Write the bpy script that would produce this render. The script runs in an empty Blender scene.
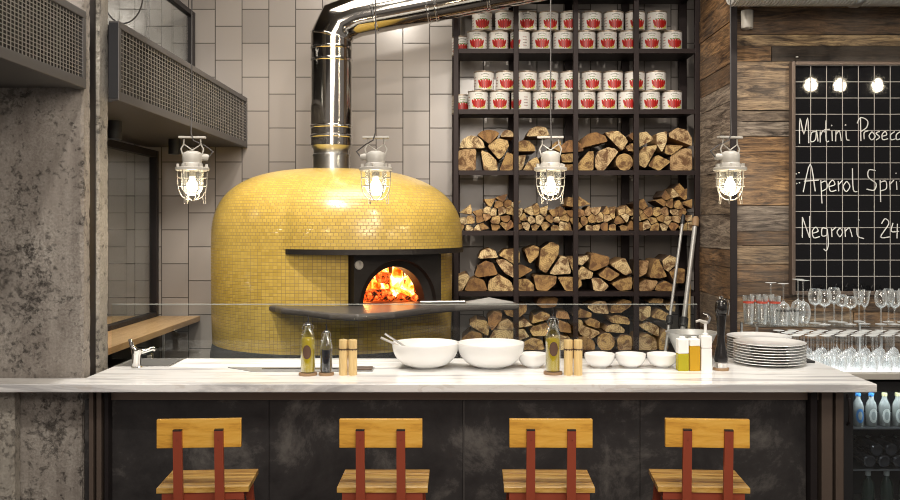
import bpy, bmesh, math, random
from mathutils import Vector, Matrix
random.seed(7)
PI = math.pi
SC = bpy.context.scene
COL = SC.collection
EYE = 1.70
def P(x, y, Y): return Vector(((x-458)*Y/900, Y, EYE+(225-y)*Y/900))

# ------------------------------------------------------------------ materials
class NT:
    def __init__(s, name):
        s.m = bpy.data.materials.new(name); s.m.use_nodes = True
        s.t = s.m.node_tree; s.n = s.t.nodes; s.l = s.t.links
        s.b = s.n['Principled BSDF']; s.out = s.n['Material Output']
    def new(s, typ, **kw):
        n = s.n.new(typ)
        for k, v in kw.items():
            if k in n.inputs: n.inputs[k].default_value = v
            else: setattr(n, k, v)
        return n
    def link(s, a, b): s.l.new(a, b)
    def coords(s, kind='Object', scale=(1,1,1), loc=(0,0,0), rot=(0,0,0)):
        c = s.new('ShaderNodeTexCoord'); mp = s.new('ShaderNodeMapping')
        mp.inputs['Scale'].default_value = scale; mp.inputs['Location'].default_value = loc; mp.inputs['Rotation'].default_value = rot
        s.link(c.outputs[kind], mp.inputs['Vector']); return mp.outputs['Vector']
    def noise(s, vec, scale=5, detail=6, rough=.6, dist=0):
        n = s.new('ShaderNodeTexNoise'); n.inputs['Scale'].default_value = scale; n.inputs['Detail'].default_value = detail
        n.inputs['Roughness'].default_value = rough; n.inputs['Distortion'].default_value = dist
        s.link(vec, n.inputs['Vector']); return n.outputs['Fac']
    def ramp(s, fac, stops):
        r = s.new('ShaderNodeValToRGB'); e = r.color_ramp.elements
        while len(e) < len(stops): e.new(.5)
        for i, (p, c) in enumerate(stops): e[i].position = p; e[i].color = (*c, 1) if len(c) == 3 else c
        s.link(fac, r.inputs['Fac']); return r.outputs['Color']
    def mix(s, fac, a, b, mode='MIX'):
        m = s.new('ShaderNodeMix'); m.data_type = 'RGBA'; m.blend_type = mode
        for v, i in ((fac, 0), (a, 6), (b, 7)):
            if hasattr(v, 'is_linked'): s.link(v, m.inputs[i])
            elif i == 0: m.inputs[0].default_value = v
            else: m.inputs[i].default_value = (*v, 1)
        return m.outputs[2]
    def math(s, op, a, b=0):
        m = s.new('ShaderNodeMath'); m.operation = op
        for v, i in ((a, 0), (b, 1)):
            if hasattr(v, 'is_linked'): s.link(v, m.inputs[i])
            else: m.inputs[i].default_value = v
        return m.outputs[0]
    def bump(s, h, strength=.3, dist=.01):
        b = s.new('ShaderNodeBump'); b.inputs['Strength'].default_value = strength; b.inputs['Distance'].default_value = dist
        s.link(h, b.inputs['Height']); s.link(b.outputs[0], s.b.inputs['Normal'])
    def base(s, c):
        if hasattr(c, 'is_linked'): s.link(c, s.b.inputs['Base Color'])
        else: s.b.inputs['Base Color'].default_value = (*c, 1)
    def rough(s, r):
        if hasattr(r, 'is_linked'): s.link(r, s.b.inputs['Roughness'])
        else: s.b.inputs['Roughness'].default_value = r
    def metal(s, v): s.b.inputs['Metallic'].default_value = v

def plain(name, c, rough=.5, metal=0, coat=0, em=None, es=0, spread=.06, spec=.5):
    t = NT(name); t.b.inputs['Specular IOR Level'].default_value = spec
    n = t.noise(t.coords(), 22, 3)
    t.base(t.mix(n, tuple(x*(1-spread) for x in c), tuple(min(1, x*(1+spread)) for x in c)))
    t.rough(rough); t.metal(metal); t.b.inputs['Coat Weight'].default_value = coat
    if em: t.b.inputs['Emission Color'].default_value = (*em, 1); t.b.inputs['Emission Strength'].default_value = es
    return t.m

def thin_glass(name, tint=(1,1,1), lo=.05, hi=.6, rough=.03, milk=0):
    t = NT(name)
    tr = t.new('ShaderNodeBsdfTransparent'); tr.inputs[0].default_value = (*tint, 1)
    gl = t.new('ShaderNodeBsdfGlossy'); gl.inputs['Roughness'].default_value = rough; gl.inputs['Color'].default_value = (.95,.97,.97,1)
    lw = t.new('ShaderNodeLayerWeight'); lw.inputs['Blend'].default_value = .35
    r = t.math('MULTIPLY_ADD', lw.outputs['Facing'], hi-lo); r.node.inputs[2].default_value = lo
    mx = t.new('ShaderNodeMixShader'); t.link(r, mx.inputs[0]); t.link(tr.outputs[0], mx.inputs[1]); t.link(gl.outputs[0], mx.inputs[2])
    o_ = mx.outputs[0]
    if milk:
        df = t.new('ShaderNodeBsdfDiffuse'); df.inputs[0].default_value = (.9,.93,.93,1); m2 = t.new('ShaderNodeMixShader')
        t.link(t.math('MULTIPLY', lw.outputs['Facing'], milk), m2.inputs[0]); t.link(o_, m2.inputs[1]); t.link(df.outputs[0], m2.inputs[2]); o_ = m2.outputs[0]
    t.link(o_, t.out.inputs['Surface']); return t.m

M = {}
# white rectangular tiles of the back wall, vertical running bond
t = NT('wall_tile')
g = t.new('ShaderNodeNewGeometry'); sp = t.new('ShaderNodeSeparateXYZ'); t.link(g.outputs['Position'], sp.inputs[0])
cb = t.new('ShaderNodeCombineXYZ')
t.link(t.math('SUBTRACT', sp.outputs[2], 3.114-.264*20), cb.inputs[0]); t.link(t.math('SUBTRACT', sp.outputs[0], -1.888-.2085*40), cb.inputs[1])
br = t.new('ShaderNodeTexBrick'); br.offset = .5; br.inputs['Scale'].default_value = 1
br.inputs['Brick Width'].default_value = .264; br.inputs['Row Height'].default_value = .2085; br.inputs['Mortar Size'].default_value = .0035
br.inputs['Mortar Smooth'].default_value = .1; br.inputs['Bias'].default_value = 0
br.inputs['Color1'].default_value = (.385,.355,.33,1); br.inputs['Color2'].default_value = (.325,.30,.28,1); br.inputs['Mortar'].default_value = (.07,.062,.055,1)
t.link(cb.outputs[0], br.inputs['Vector']); t.base(br.outputs['Color'])
t.rough(t.ramp(br.outputs['Fac'], [(0,(.22,)*3),(1,(.9,)*3)]))
t.bump(t.math('SUBTRACT', 1, br.outputs['Fac']), .5, .004); M['tile'] = t.m

def oven_tile(name, off, coat):
    t = NT(name); v = t.coords('UV')
    br = t.new('ShaderNodeTexBrick'); br.offset = off; br.inputs['Scale'].default_value = 1
    br.inputs['Brick Width'].default_value = .0275; br.inputs['Row Height'].default_value = .0205; br.inputs['Mortar Size'].default_value = .0017
    br.inputs['Mortar Smooth'].default_value = .2
    br.inputs['Color1'].default_value = (.60,.41,.078,1); br.inputs['Color2'].default_value = (.48,.315,.045,1); br.inputs['Mortar'].default_value = (.20,.12,.03,1)
    t.link(v, br.inputs['Vector']); n = t.noise(t.coords(), 3.5, 4)
    t.base(t.mix(t.math('MULTIPLY', n, .35), br.outputs['Color'], (.66,.52,.17)))
    t.rough(t.ramp(br.outputs['Fac'], [(0,(.22,)*3),(1,(.8,)*3)])); t.b.inputs['Specular IOR Level'].default_value = .6; t.b.inputs['Coat Weight'].default_value = coat; t.b.inputs['Coat Roughness'].default_value = .35
    t.bump(t.math('SUBTRACT', 1, br.outputs['Fac']), .45, .003); return t.m
M['oven_dome'] = oven_tile('yellow_mosaic_bond', .5, .7); M['oven_base'] = oven_tile('yellow_mosaic_stack', 0, .1)

def concrete(name, lo, hi, pit):
    t = NT(name); v = t.coords()
    a = t.noise(v, 2.6, 10, .76, .1); b = t.noise(v, 26, 9, .78, .1); c = t.noise(v, 90, 5, .7); d = t.noise(v, 4.5, 4, .6)
    col = t.mix(t.ramp(a, [(.36,(0,)*3),(.64,(1,)*3)]), lo, hi)
    col = t.mix(t.ramp(c, [(.42,(.75,)*3),(.56,(0,)*3)]), col, lo)
    pm = t.ramp(t.math('ADD', t.math('MULTIPLY', b, .7), t.math('MULTIPLY', d, .3)), [(.40,(0,)*3),(.47,(1,)*3)])
    col = t.mix(pm, pit, col)
    vs = t.noise(t.coords(scale=(1,1,.12)), 9, 5, .6)
    col = t.mix(t.ramp(vs, [(.45,(0,)*3),(.7,(.35,)*3)]), col, tuple(min(1, x*1.5) for x in hi))
    t.base(col); t.rough(.85)
    h = t.math('ADD', t.math('MULTIPLY', pm, .6), t.math('MULTIPLY', c, .4)); t.bump(h, .7, .012); return t.m
M['concrete'] = concrete('raw_concrete', (.19,.165,.145), (.38,.355,.32), (.05,.043,.038))
M['concrete_rough'] = concrete('rough_concrete', (.24,.22,.19), (.45,.42,.37), (.10,.09,.08))

M['cage_metal'] = plain('cage_wire_enamel', (.25,.235,.21), .45)
t = NT('gravel_backing'); n = t.noise(t.coords(), 38, 6, .7, .5); t.base(t.ramp(n, [(.44,(.010,.009,.008)),(.58,(.045,.04,.035)),(.68,(.18,.16,.14))])); t.rough(.9); M['backgravel'] = t.m
t = NT('marble'); v = t.coords(scale=(.45, 7, 5))
a = t.noise(v, 2.2, 8, .62, .8); b = t.noise(t.coords(scale=(1.5,5,5)), 5, 8, .6, 1.2)
col = t.ramp(a, [(.36,(.50,.50,.51)),(.46,(.86,.86,.855)),(.62,(.93,.93,.92))])
col = t.mix(t.ramp(b, [(.36,(.3,)*3),(.45,(0,)*3)]), col, (.55,.47,.40)); t.base(col); t.rough(.16); M['marble'] = t.m

t = NT('blackened_steel'); v = t.coords()
a = t.noise(v, 3.2, 9, .72, .3); b = t.noise(v, 30, 6, .7)
col = t.ramp(a, [(.3,(.02,.019,.021)),(.52,(.05,.047,.048)),(.64,(.17,.16,.15))])
t.base(t.mix(t.math('MULTIPLY', b, .5), col, (.03,.026,.026))); t.metal(.3); t.rough(t.ramp(a, [(.3,(.38,)*3),(.7,(.6,)*3)])); M['blacksteel'] = t.m
M['darksteel'] = plain('dark_painted_steel', (.022,.018,.019), .5, .2, spec=.25)
M['shelfsteel'] = plain('rack_steel', (.020,.013,.013), .5, .15, spread=.2, spec=.22)
M['bronze_steel'] = plain('brown_steel', (.15,.115,.095), .45, .5)
M['grey_steel'] = plain('grey_painted_steel', (.085,.08,.078), .5, .3)
M['wire'] = plain('galvanised_wire', (.36,.34,.31), .4, .5)
M['black'] = plain('matt_black', (.012,.012,.014), .5)
M['chrome'] = plain('polished_chrome', (.75,.74,.72), .09, 1)
M['duct'] = plain('polished_duct', (.50,.475,.44), .10, 1)
M['dull_steel'] = plain('dull_steel', (.42,.42,.41), .45, .45)
M['steel'] = plain('brushed_steel', (.55,.55,.54), .28, 1)
M['galv'] = plain('galvanised_duct', (.62,.61,.58), .4, .6)
M['white_metal'] = plain('off_white_enamel', (.42,.40,.36), .4)
M['china'] = plain('white_china', (.80,.80,.79), .12, coat=.3, spread=.01)
M['white_plastic'] = plain('white_plastic', (.82,.82,.80), .4, spread=.01)
M['red'] = plain('red_oxide_paint', (.33,.062,.028), .5, .1)
M['rubber'] = plain('black_rubber', (.02,.02,.02), .7)
M['floor'] = plain('floor_concrete', (.10,.09,.085), .5, spread=.25)
M['ceil'] = plain('ceiling_paint', (.10,.09,.085), .8)
M['plinth'] = plain('oven_plinth', (.012,.013,.012), .8, spec=.1)
M['stone'] = plain('dark_stone', (.075,.065,.06), .32, spread=.2)
M['castiron'] = plain('cast_iron', (.03,.026,.024), .5, .5, spread=.25)
M['cork'] = plain('wood_coaster', (.30,.19,.10), .6)
M['chalk'] = plain('chalk', (.68,.68,.66), .9, spread=.1)
M['grout'] = plain('grout', (.36,.34,.32), .6)
t = NT('black_tile'); t.base((.002,.002,.003)); t.rough(.03); t.b.inputs['Specular IOR Level'].default_value = .5
n = t.noise(t.coords(), 7, 2); t.bump(n, .06, .004); M['blacktile'] = t.m
M['window'] = thin_glass('window_glass', (.95,.97,.97), .02, .4)
M['lampglass'] = thin_glass('lamp_glass', (.97,.98,.97), .05, .6, .03, .35)
M['glass'] = thin_glass('drinking_glass', (.97,.98,.98), .10, 1.0, .03, .7)
M['bottleglass'] = thin_glass('bottle_glass', (.96,.98,.96), .05, .9, .03, .12)
M['fridgeglass'] = thin_glass('fridge_glass', (.85,.9,.95), .04, .4)
M['rail_steel'] = plain('rail_steel', (.27,.205,.165), .5, .2)
M['light_panel'] = plain('light_panel', (.9,.9,.9), .3, em=(.95,.97,1), es=1.1)
M['red_glass'] = plain('red_band', (.55,.08,.05), .3)
M['bulb'] = plain('lit_bulb', (1,.9,.7), .4, em=(1,.84,.58), es=26)
M['party_bulb'] = plain('party_bulb', (1,.9,.7), .4, em=(1,.86,.62), es=140)
M['led'] = plain('led_strip', (1,1,1), .4, em=(1,.96,.88), es=.8)
M['coldled'] = plain('fridge_led', (1,1,1), .4, em=(.85,.93,1), es=4)
def liquid(name, c):
    t = NT(name); t.base(c); t.rough(.1); t.b.inputs['Transmission Weight'].default_value = .15; t.b.inputs['IOR'].default_value = 1.2; return t.m
M['oil'] = liquid('olive_oil', (.60,.45,.02)); M['orange_oil'] = liquid('orange_oil', (.62,.36,.03)); M['vinegar'] = liquid('vinegar', (.012,.012,.02))
M['greenliq'] = liquid('green_oil', (.46,.40,.03))

def wood(name, stops, scale=(1,1,1), r=.5, grain=14, coat=0, tint=True):
    t = NT(name); v = t.coords(scale=scale)
    a = t.noise(v, grain, 8, .65, 1.2); b = t.noise(v, grain*5, 4, .7, .3)
    col = t.ramp(t.math('ADD', t.math('MULTIPLY', a, .75), t.math('MULTIPLY', b, .25)), stops)
    t.base(col); t.rough(r); t.b.inputs['Coat Weight'].default_value = coat; t.bump(a, .15, .003); return t.m
M['pine'] = wood('stool_pine', [(.36,(.50,.22,.025)),(.5,(.78,.42,.06)),(.64,(.86,.52,.11))], (.8,6,6), .38, 3, .2)
M['pine_dark'] = wood('stool_seat_dark', [(.36,(.16,.06,.012)),(.48,(.42,.22,.05)),(.62,(.60,.38,.12))], (.9,9,5), .3, 3.2, .3)
M['pine_seat'] = wood('stool_seat_wood', [(.36,(.25,.11,.02)),(.48,(.62,.36,.08)),(.62,(.80,.56,.20))], (.9,9,5), .3, 3.6, .3)
M['oak'] = wood('bench_oak', [(.3,(.38,.21,.09)),(.5,(.58,.37,.18)),(.7,(.66,.45,.24))], (6,.7,6), .4, 3, .1)
M['mill'] = wood('pale_beech', [(.3,(.56,.38,.15)),(.6,(.76,.57,.27))], (6,6,.7), .45, 5)
M['mill_dark'] = plain('mill_band', (.10,.05,.03), .5)
t = NT('black_wood'); t.base((.012,.011,.011)); t.rough(.22); M['blackwood'] = t.m

def plank_mat(name):
    t = NT(name); at = t.new('ShaderNodeVertexColor'); at.layer_name = 'tone'
    v = t.coords(scale=(1.1,1.1,9)); a = t.noise(v, 2.6, 9, .68, 1.6); b = t.noise(t.coords(scale=(3,3,30)), 4, 6, .7)
    k = t.noise(t.coords(), 3, 4, .6)
    col = t.mix(1, at.outputs['Color'], t.ramp(a, [(.36,(.12,.09,.075)),(.48,(.70,.64,.60)),(.64,(1.7,1.65,1.55))]), 'MULTIPLY')
    col = t.mix(t.ramp(b, [(.36,(.75,)*3),(.48,(0,)*3)]), col, (.02,.013,.009))
    col = t.mix(t.ramp(k, [(.42,(0,)*3),(.7,(.35,)*3)]), col, (.22,.19,.16))
    t.base(col); t.rough(.65); t.bump(t.math('ADD', a, b), .5, .006); return t.m
M['plank'] = plank_mat('reclaimed_planks')

# firewood: end grain and bark; hue varies from log to log
def endgrain(name, small):
    t = NT(name); oi = t.new('ShaderNodeObjectInfo'); v = t.coords()
    w = t.new('ShaderNodeTexWave'); w.wave_type = 'RINGS'; w.rings_direction = 'Y'; w.inputs['Scale'].default_value = 22; w.inputs['Distortion'].default_value = 2.5
    w.inputs['Detail'].default_value = 3; w.inputs['Detail Scale'].default_value = 2; t.link(v, w.inputs['Vector'])
    ad = t.new('ShaderNodeVectorMath'); ad.operation = 'ADD'; t.link(v, ad.inputs[0])
    cb = t.new('ShaderNodeCombineXYZ'); t.link(t.math('MULTIPLY', oi.outputs['Random'], 50), cb.inputs[0]); t.link(cb.outputs[0], ad.inputs[1])
    n = t.noise(ad.outputs[0], 16, 6, .7, .5)
    base = t.ramp(oi.outputs['Random'], [(0,(.25,.13,.04)),(.3,(.46,.30,.11)),(.55,(.58,.41,.17)),(.8,(.74,.60,.34)),(1,(.34,.17,.06))])
    col = t.mix(t.math('MULTIPLY', w.outputs['Color'], .42), base, (.22,.11,.04))
    col = t.mix(t.ramp(n, [(.42,(.95,)*3),(.55,(0,)*3)]), col, (.12,.055,.02))
    t.base(col); t.rough(.8); t.bump(n, .3, .006); return t.m
M['endgrain'] = endgrain('log_end', False)
M['bark'] = wood('log_bark', [(.3,(.04,.025,.016)),(.6,(.13,.08,.05))], (3,.6,3), .9, 10)
M['split'] = wood('log_split', [(.3,(.22,.12,.05)),(.6,(.42,.26,.12))], (5,.6,5), .8, 8)

# can print
M['tin'] = plain('tin_plate', (.34,.28,.22), .5, .7); M['paper'] = plain('label_paper', (.70,.69,.66), .5, spread=.03)
M['p_red'] = plain('print_red', (.42,.010,.006), .45, spread=.25); M['p_dred'] = plain('print_dark_red', (.28,.01,.01), .45)
M['p_green'] = plain('print_green', (.12,.25,.05), .5); M['p_yel'] = plain('print_yellow_green', (.52,.50,.12), .5); M['p_grey'] = plain('print_grey', (.16,.17,.15), .5)
# fire
t = NT('flame'); v = t.coords(); n = t.noise(v, 9, 5, .6, 1.5)
t.base((.1,.02,.0)); t.link(t.ramp(n, [(.36,(.35,.02,.0)),(.46,(1,.16,.01)),(.56,(1,.45,.08)),(.66,(1,.85,.5))]), t.b.inputs['Emission Color'])
t.b.inputs['Emission Strength'].default_value = 4.5; M['flame'] = t.m
t = NT('embers'); v = t.coords(); n = t.noise(v, 22, 6, .7)
t.base((.03,.02,.015)); t.rough(.9); t.link(t.ramp(n, [(.44,(0,0,0)),(.56,(1,.10,.01)),(.7,(1,.4,.08))]), t.b.inputs['Emission Color'])
t.b.inputs['Emission Strength'].default_value = 2.2; M['embers'] = t.m
t = NT('firebrick'); v = t.coords(); n = t.noise(v, 12, 5); t.base(t.ramp(n, [(.3,(.18,.09,.05)),(.7,(.42,.22,.11))])); t.rough(.9); M['firebrick'] = t.m

# ------------------------------------------------------------------ mesh builder
class MB:
    def __init__(s): s.v=[]; s.f=[]; s.mi=[]; s.sm=[]; s.uv=[]; s.tone=[]
    def add(s, vs, fs, m=0, sm=False, uvs=None, tone=None):
        o = len(s.v); s.v += [tuple(v) for v in vs]
        for k, f in enumerate(fs):
            s.f.append([i+o for i in f]); s.mi.append(m); s.sm.append(sm); s.uv.append([uvs[i] for i in f] if uvs else None); s.tone.append(tone)
        return s
    def box(s, x0,x1,y0,y1,z0,z1, m=0, mat=None, tone=None):
        vs = [Vector((x,y,z)) for x in (x0,x1) for y in (y0,y1) for z in (z0,z1)]
        if mat: vs = [mat @ v for v in vs]
        return s.add(vs, [(0,1,3,2),(4,6,7,5),(0,4,5,1),(2,3,7,6),(0,2,6,4),(1,5,7,3)], m, tone=tone)
    def cbox(s, c, d, m=0, rot=None):
        mt = Matrix.Translation(c) @ (rot.to_4x4() if rot else Matrix())
        return s.box(-d[0]/2,d[0]/2,-d[1]/2,d[1]/2,-d[2]/2,d[2]/2, m, mt)
    def lathe(s, prof, n=32, c=(0,0,0), m=0, mat=None, sm=True, a0=0, a1=2*PI, uv=None):
        full = abs(a1-a0-2*PI) < 1e-6; k = n if full else n+1
        c = Vector(c); vs = []; us = []; 
        for (r, z) in prof:
            for i in range(k):
                a = a0+(a1-a0)*i/n; q = Vector((r*math.cos(a), r*math.sin(a), z))
                if mat: q = mat @ q
                vs.append(q+c)
        fs = []
        for j in range(len(prof)-1):
            for i in range(n):
                i2 = (i+1) % k
                f = [j*k+i, j*k+i2, (j+1)*k+i2, (j+1)*k+i]
                if prof[j][0] < 1e-7: f = [j*k, (j+1)*k+i2, (j+1)*k+i]
                elif prof[j+1][0] < 1e-7: f = [j*k+i, j*k+i2, (j+1)*k]
                fs.append(f)
        return s.add(vs, fs, m, sm)
    def tube(s, pts, r, n=8, m=0, closed=False, sm=True, caps=True):
        pts = [Vector(p) for p in pts]; N = len(pts); rr = r if isinstance(r, (list, tuple)) else [r]*N
        tang = []
        for i in range(N):
            if closed: a, b = pts[(i-1) % N], pts[(i+1) % N]; d = (b-a).normalized()
            else:
                d1 = (pts[i]-pts[i-1]).normalized() if i > 0 else None; d2 = (pts[i+1]-pts[i]).normalized() if i < N-1 else None
                d = ((d1 or d2)+(d2 or d1)).normalized()
            tang.append(d)
        u = Vector((0,0,1)) if abs(tang[0].z) < .9 else Vector((1,0,0)); u = (u-tang[0]*u.dot(tang[0])).normalized()
        vs = []
        for i in range(N):
            tt = tang[i]; u = (u-tt*u.dot(tt)).normalized(); w = tt.cross(u)
            k = 1.0; ax = None
            if not closed and 0 < i < N-1:
                d1 = (pts[i]-pts[i-1]).normalized(); c = max(.5, d1.dot(tt)); bis = (d1-tt*d1.dot(tt))
                if bis.length > 1e-6: ax = bis.normalized(); k = 1/c
            for j in range(n):
                a = 2*PI*j/n; q = (u*math.cos(a)+w*math.sin(a))*rr[i]
                if ax is not None: q = q+ax*(q.dot(ax)*(k-1))
                vs.append(pts[i]+q)
        fs = []
        for i in range(N if closed else N-1):
            i2 = (i+1) % N
            for j in range(n): fs.append((i*n+j, i*n+(j+1) % n, i2*n+(j+1) % n, i2*n+j))
        s.add(vs, fs, m, sm)
        if not closed and caps: s.add(vs[:n], [tuple(range(n))[::-1]], m); s.add(vs[-n:], [tuple(range(n))], m)
        return s
    def prism(s, poly, y0, y1, me=0, ms=1, mat=None, ssm=None):   # polygon in X,Z extruded along Y
        n = len(poly); a = sum(poly[i][0]*poly[(i+1)%n][1]-poly[(i+1)%n][0]*poly[i][1] for i in range(n))
        if a < 0: poly = poly[::-1]
        vs = [Vector((x,y0,z)) for x,z in poly]+[Vector((x,y1,z)) for x,z in poly]
        if mat: vs = [mat @ v for v in vs]
        s.add(vs, [tuple(range(n)), tuple(range(2*n-1, n-1, -1))], me)
        o = len(s.v)-2*n
        for i in range(n):
            j = (i+1) % n; s.f.append([o+i, o+n+i, o+n+j, o+j]); s.mi.append(ms if not ssm else ssm[i]); s.sm.append(False); s.uv.append(None); s.tone.append(None)
        return s
    def plan(s, poly, z0, z1, m=0):                               # polygon in X,Y extruded in Z
        n = len(poly); a = sum(poly[i][0]*poly[(i+1)%n][1]-poly[(i+1)%n][0]*poly[i][1] for i in range(n))
        if a < 0: poly = poly[::-1]
        vs = [(x,y,z0) for x,y in poly]+[(x,y,z1) for x,y in poly]
        fs = [tuple(range(n))[::-1], tuple(range(n, 2*n))]+[(i, (i+1)%n, n+(i+1)%n, n+i) for i in range(n)]
        return s.add(vs, fs, m)
    def build(s, name, mats, parent=None, loc=None, bevel=0, seg=2, recalc=False, rot=None, sharp=None):
        me = bpy.data.meshes.new(name)
        me.from_pydata(s.v, [], s.f)
        if not isinstance(mats, (list, tuple)): mats = [mats]
        for m in mats: me.materials.append(M[m] if isinstance(m, str) else m)
        me.polygons.foreach_set('material_index', s.mi); me.polygons.foreach_set('use_smooth', s.sm)
        if any(u for u in s.uv):
            l = me.uv_layers.new(name='UVMap'); k = 0
            for p, u in zip(me.polygons, s.uv):
                for q, li in enumerate(p.loop_indices): l.data[li].uv = u[q] if u else (0,0)
        if any(x for x in s.tone):
            l = me.color_attributes.new('tone', 'FLOAT_COLOR', 'CORNER')
            for p, tn in zip(me.polygons, s.tone):
                for li in p.loop_indices: l.data[li].color = (*(tn or (.2,.2,.2)), 1)
        me.validate()
        if recalc or any(s.sm):
            bm = bmesh.new(); bm.from_mesh(me); bmesh.ops.remove_doubles(bm, verts=bm.verts, dist=1e-6)
            if recalc: bmesh.ops.recalc_face_normals(bm, faces=bm.faces)
            bm.to_mesh(me); bm.free()
        if any(s.sm): me.set_sharp_from_angle(angle=math.radians(sharp or 40))
        o = bpy.data.objects.new(name, me); COL.objects.link(o)
        if parent: o.parent = parent
        if loc is not None: o.location = loc
        if rot is not None: o.rotation_euler = rot
        if bevel:
            b = o.modifiers.new('bevel', 'BEVEL'); b.width = bevel; b.segments = seg; b.limit_method = 'ANGLE'; b.angle_limit = math.radians(35); b.harden_normals = False
        return o

def thing(name, label, cat, loc=(0,0,0), rotz=0, group=None):
    o = bpy.data.objects.new(name, None); COL.objects.link(o); o.empty_display_size = .05
    o.location = loc; o.rotation_euler = (0,0,rotz); o['label'] = label; o['category'] = cat
    if group: o['group'] = group
    return o
def tag(o, label, cat, group=None, kind=None):
    o['label'] = label; o['category'] = cat
    if group: o['group'] = group
    if kind: o['kind'] = kind
    return o
def struct(o): o['kind'] = 'structure'; return o
def dup(root, loc, rotz=None, label=None):
    def rec(o, par):
        c = o.copy(); COL.objects.link(c); c.parent = par
        for ch in kids.get(o.name, []): rec(ch, c)
        return c
    kids = {}
    for o in list(root.children_recursive): kids.setdefault(o.parent.name, []).append(o)
    r = rec(root, None); r.location = loc
    if rotz is not None: r.rotation_euler = (0,0,rotz)
    if label: r['label'] = label
    return r
# ------------------------------------------------------------------ room
YW = 7.0
struct(MB().box(-6,6,-1.5,YW+.1,-.1,0).build('floor', 'floor'))
struct(MB().box(-6,6,-1.5,YW+.1,3.9,4.0).build('ceiling', 'ceil'))
struct(MB().box(-6,6,YW,YW+.1,0,3.9).build('wall_back', 'tile'))
struct(MB().box(-5,-4.9,2.0,YW,0,3.9).build('wall_left', 'ceil'))

def jag_box(x0,x1,y0,y1,z0,z1,step,amp,seed):
    """box whose corners are ragged like broken concrete"""
    rnd = random.Random(seed); mb = MB(); n = int((z1-z0)/step); rings = []; prev = {}
    for k in range(n+1):
        z = z0+(z1-z0)*k/n; ring = []
        for (x, y) in ((x0,y0),(x1,y0),(x1,y1),(x0,y1)):
            cx = 1 if x == x1 else -1; cy = 1 if y == y1 else -1
            ky = (x, y); pa_, pb_ = prev.get(ky, (amp/2, amp/2)); a = .6*pa_+.4*rnd.random()**2*amp*2+.001; b = .6*pb_+.4*rnd.random()**2*amp*2+.001; prev[ky] = (a, b)
            pa = (x, y-cy*a, z); pb = (x-cx*b, y, z)
            ring += [pa, pb] if (x, y) in ((x0,y0),(x1,y1)) else [pb, pa]
        rings.append(ring)
    vs = [p for r in rings for p in r]; fs = []
    for k in range(n):
        for i in range(8): fs.append((k*8+i, k*8+(i+1)%8, (k+1)*8+(i+1)%8, (k+1)*8+i))
    fs += [tuple(range(8))[::-1], tuple(range(n*8, n*8+8))]
    return mb.add(vs, fs)
col = thing('concrete_column', 'raw grey pitted concrete column standing through the left end of the marble counter', 'column', (0,0,0))
jag_box(-2.45,-1.70,4.08,4.165,0,3.9,.014,.012,3).build('column_front', 'concrete', col, recalc=True)
jag_box(-2.45,-1.72,4.31,4.43,0,3.9,.014,.012,5).build('column_back', 'concrete_rough', col, recalc=True)
MB().box(-2.4,-1.735,4.165,4.31,0,3.9).build('steel_core', 'darksteel', col)
col['kind'] = 'structure'

# wire-fronted casings under the ceiling, to the left
def casing(name, label, y0, y1, z0, z1, px, py, endface):
    t = thing(name, label, 'casing', (0,0,0)); X = -1.635 if endface else -1.68; e = .035
    f = MB()
    f.box(X-.05,X,y0,y1,z0,z0+.045); f.box(X-.05,X,y0,y1,z1-.035,z1); f.box(X-.05,X,y0,y0+e,z0+.045,z1-.035); f.box(X-.05,X,y1-e,y1,z0+.045,z1-.035)
    f.build('rim', 'grey_steel', t, bevel=.003)
    w = MB(); n = int((z1-z0-.08)/px)
    for i in range(1, n): w.box(X-.008,X-.004,y0+e,y1-e, z0+.045+i*(z1-z0-.08)/n-.0012, z0+.045+i*(z1-z0-.08)/n+.0012)
    n = int((y1-y0-2*e)/py)
    for i in range(1, n): y = y0+e+i*(y1-y0-2*e)/n; w.box(X-.012,X-.008,y-.0014,y+.0014,z0+.045,z1-.035)
    w.build('wire_mesh', 'wire', t)
    MB().box(X-.047,X-.04,y0+e,y1-e,z0+.045,z1-.035).build('back_panel', 'backgravel', t)
    yb = max(y0, 4.44) if endface else y0
    MB().box(-2.42,X-.05,yb,y1,z0+.006,z0+.03).build('bottom_panel', 'grey_steel', t)
    MB().box(-2.42,X-.05,yb,y1,z1-.03,z1).build('top_panel', 'darksteel', t)
    if endface: MB().box(X-.049,X-.004,y0-.003,y0,z0+.01,z1-.01).build('end_plate', 'black', t)
    for y in (y0+.3, y1-.3): MB().box(-2.31,-2.295,y,y+.015,z1,3.9).build('hanger_rod', 'darksteel', t)
    return t
casing('wire_mesh_casing', 'near dark metal casing with square wire mesh side, left of the concrete column', 2.7, 4.07, 2.315, 2.665, .0165, .030, False)
casing('wire_mesh_casing', 'long metal casing with wire mesh side between the concrete column and tiled wall', 4.34, 6.99, 2.30, 2.686, .0205, .045, True)
dl = thing('downlight', 'small black cylinder downlight nearest the column, under the long mesh casing', 'ceiling light', (-2.0,5.24,2.2))
MB().lathe([(.0,.105),(.042,.105),(.042,0),(.034,0),(.034,.02),(0,.02)], 24).build('housing', 'black', dl, recalc=True)
MB().lathe([(0,.006),(.03,.006),(.03,.018),(0,.018)], 20).build('lens', 'led', dl, recalc=True)
dup(dl, (-2.0,6.35,2.2), label='small black cylinder downlight beside the lamp, under the long mesh casing')
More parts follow.
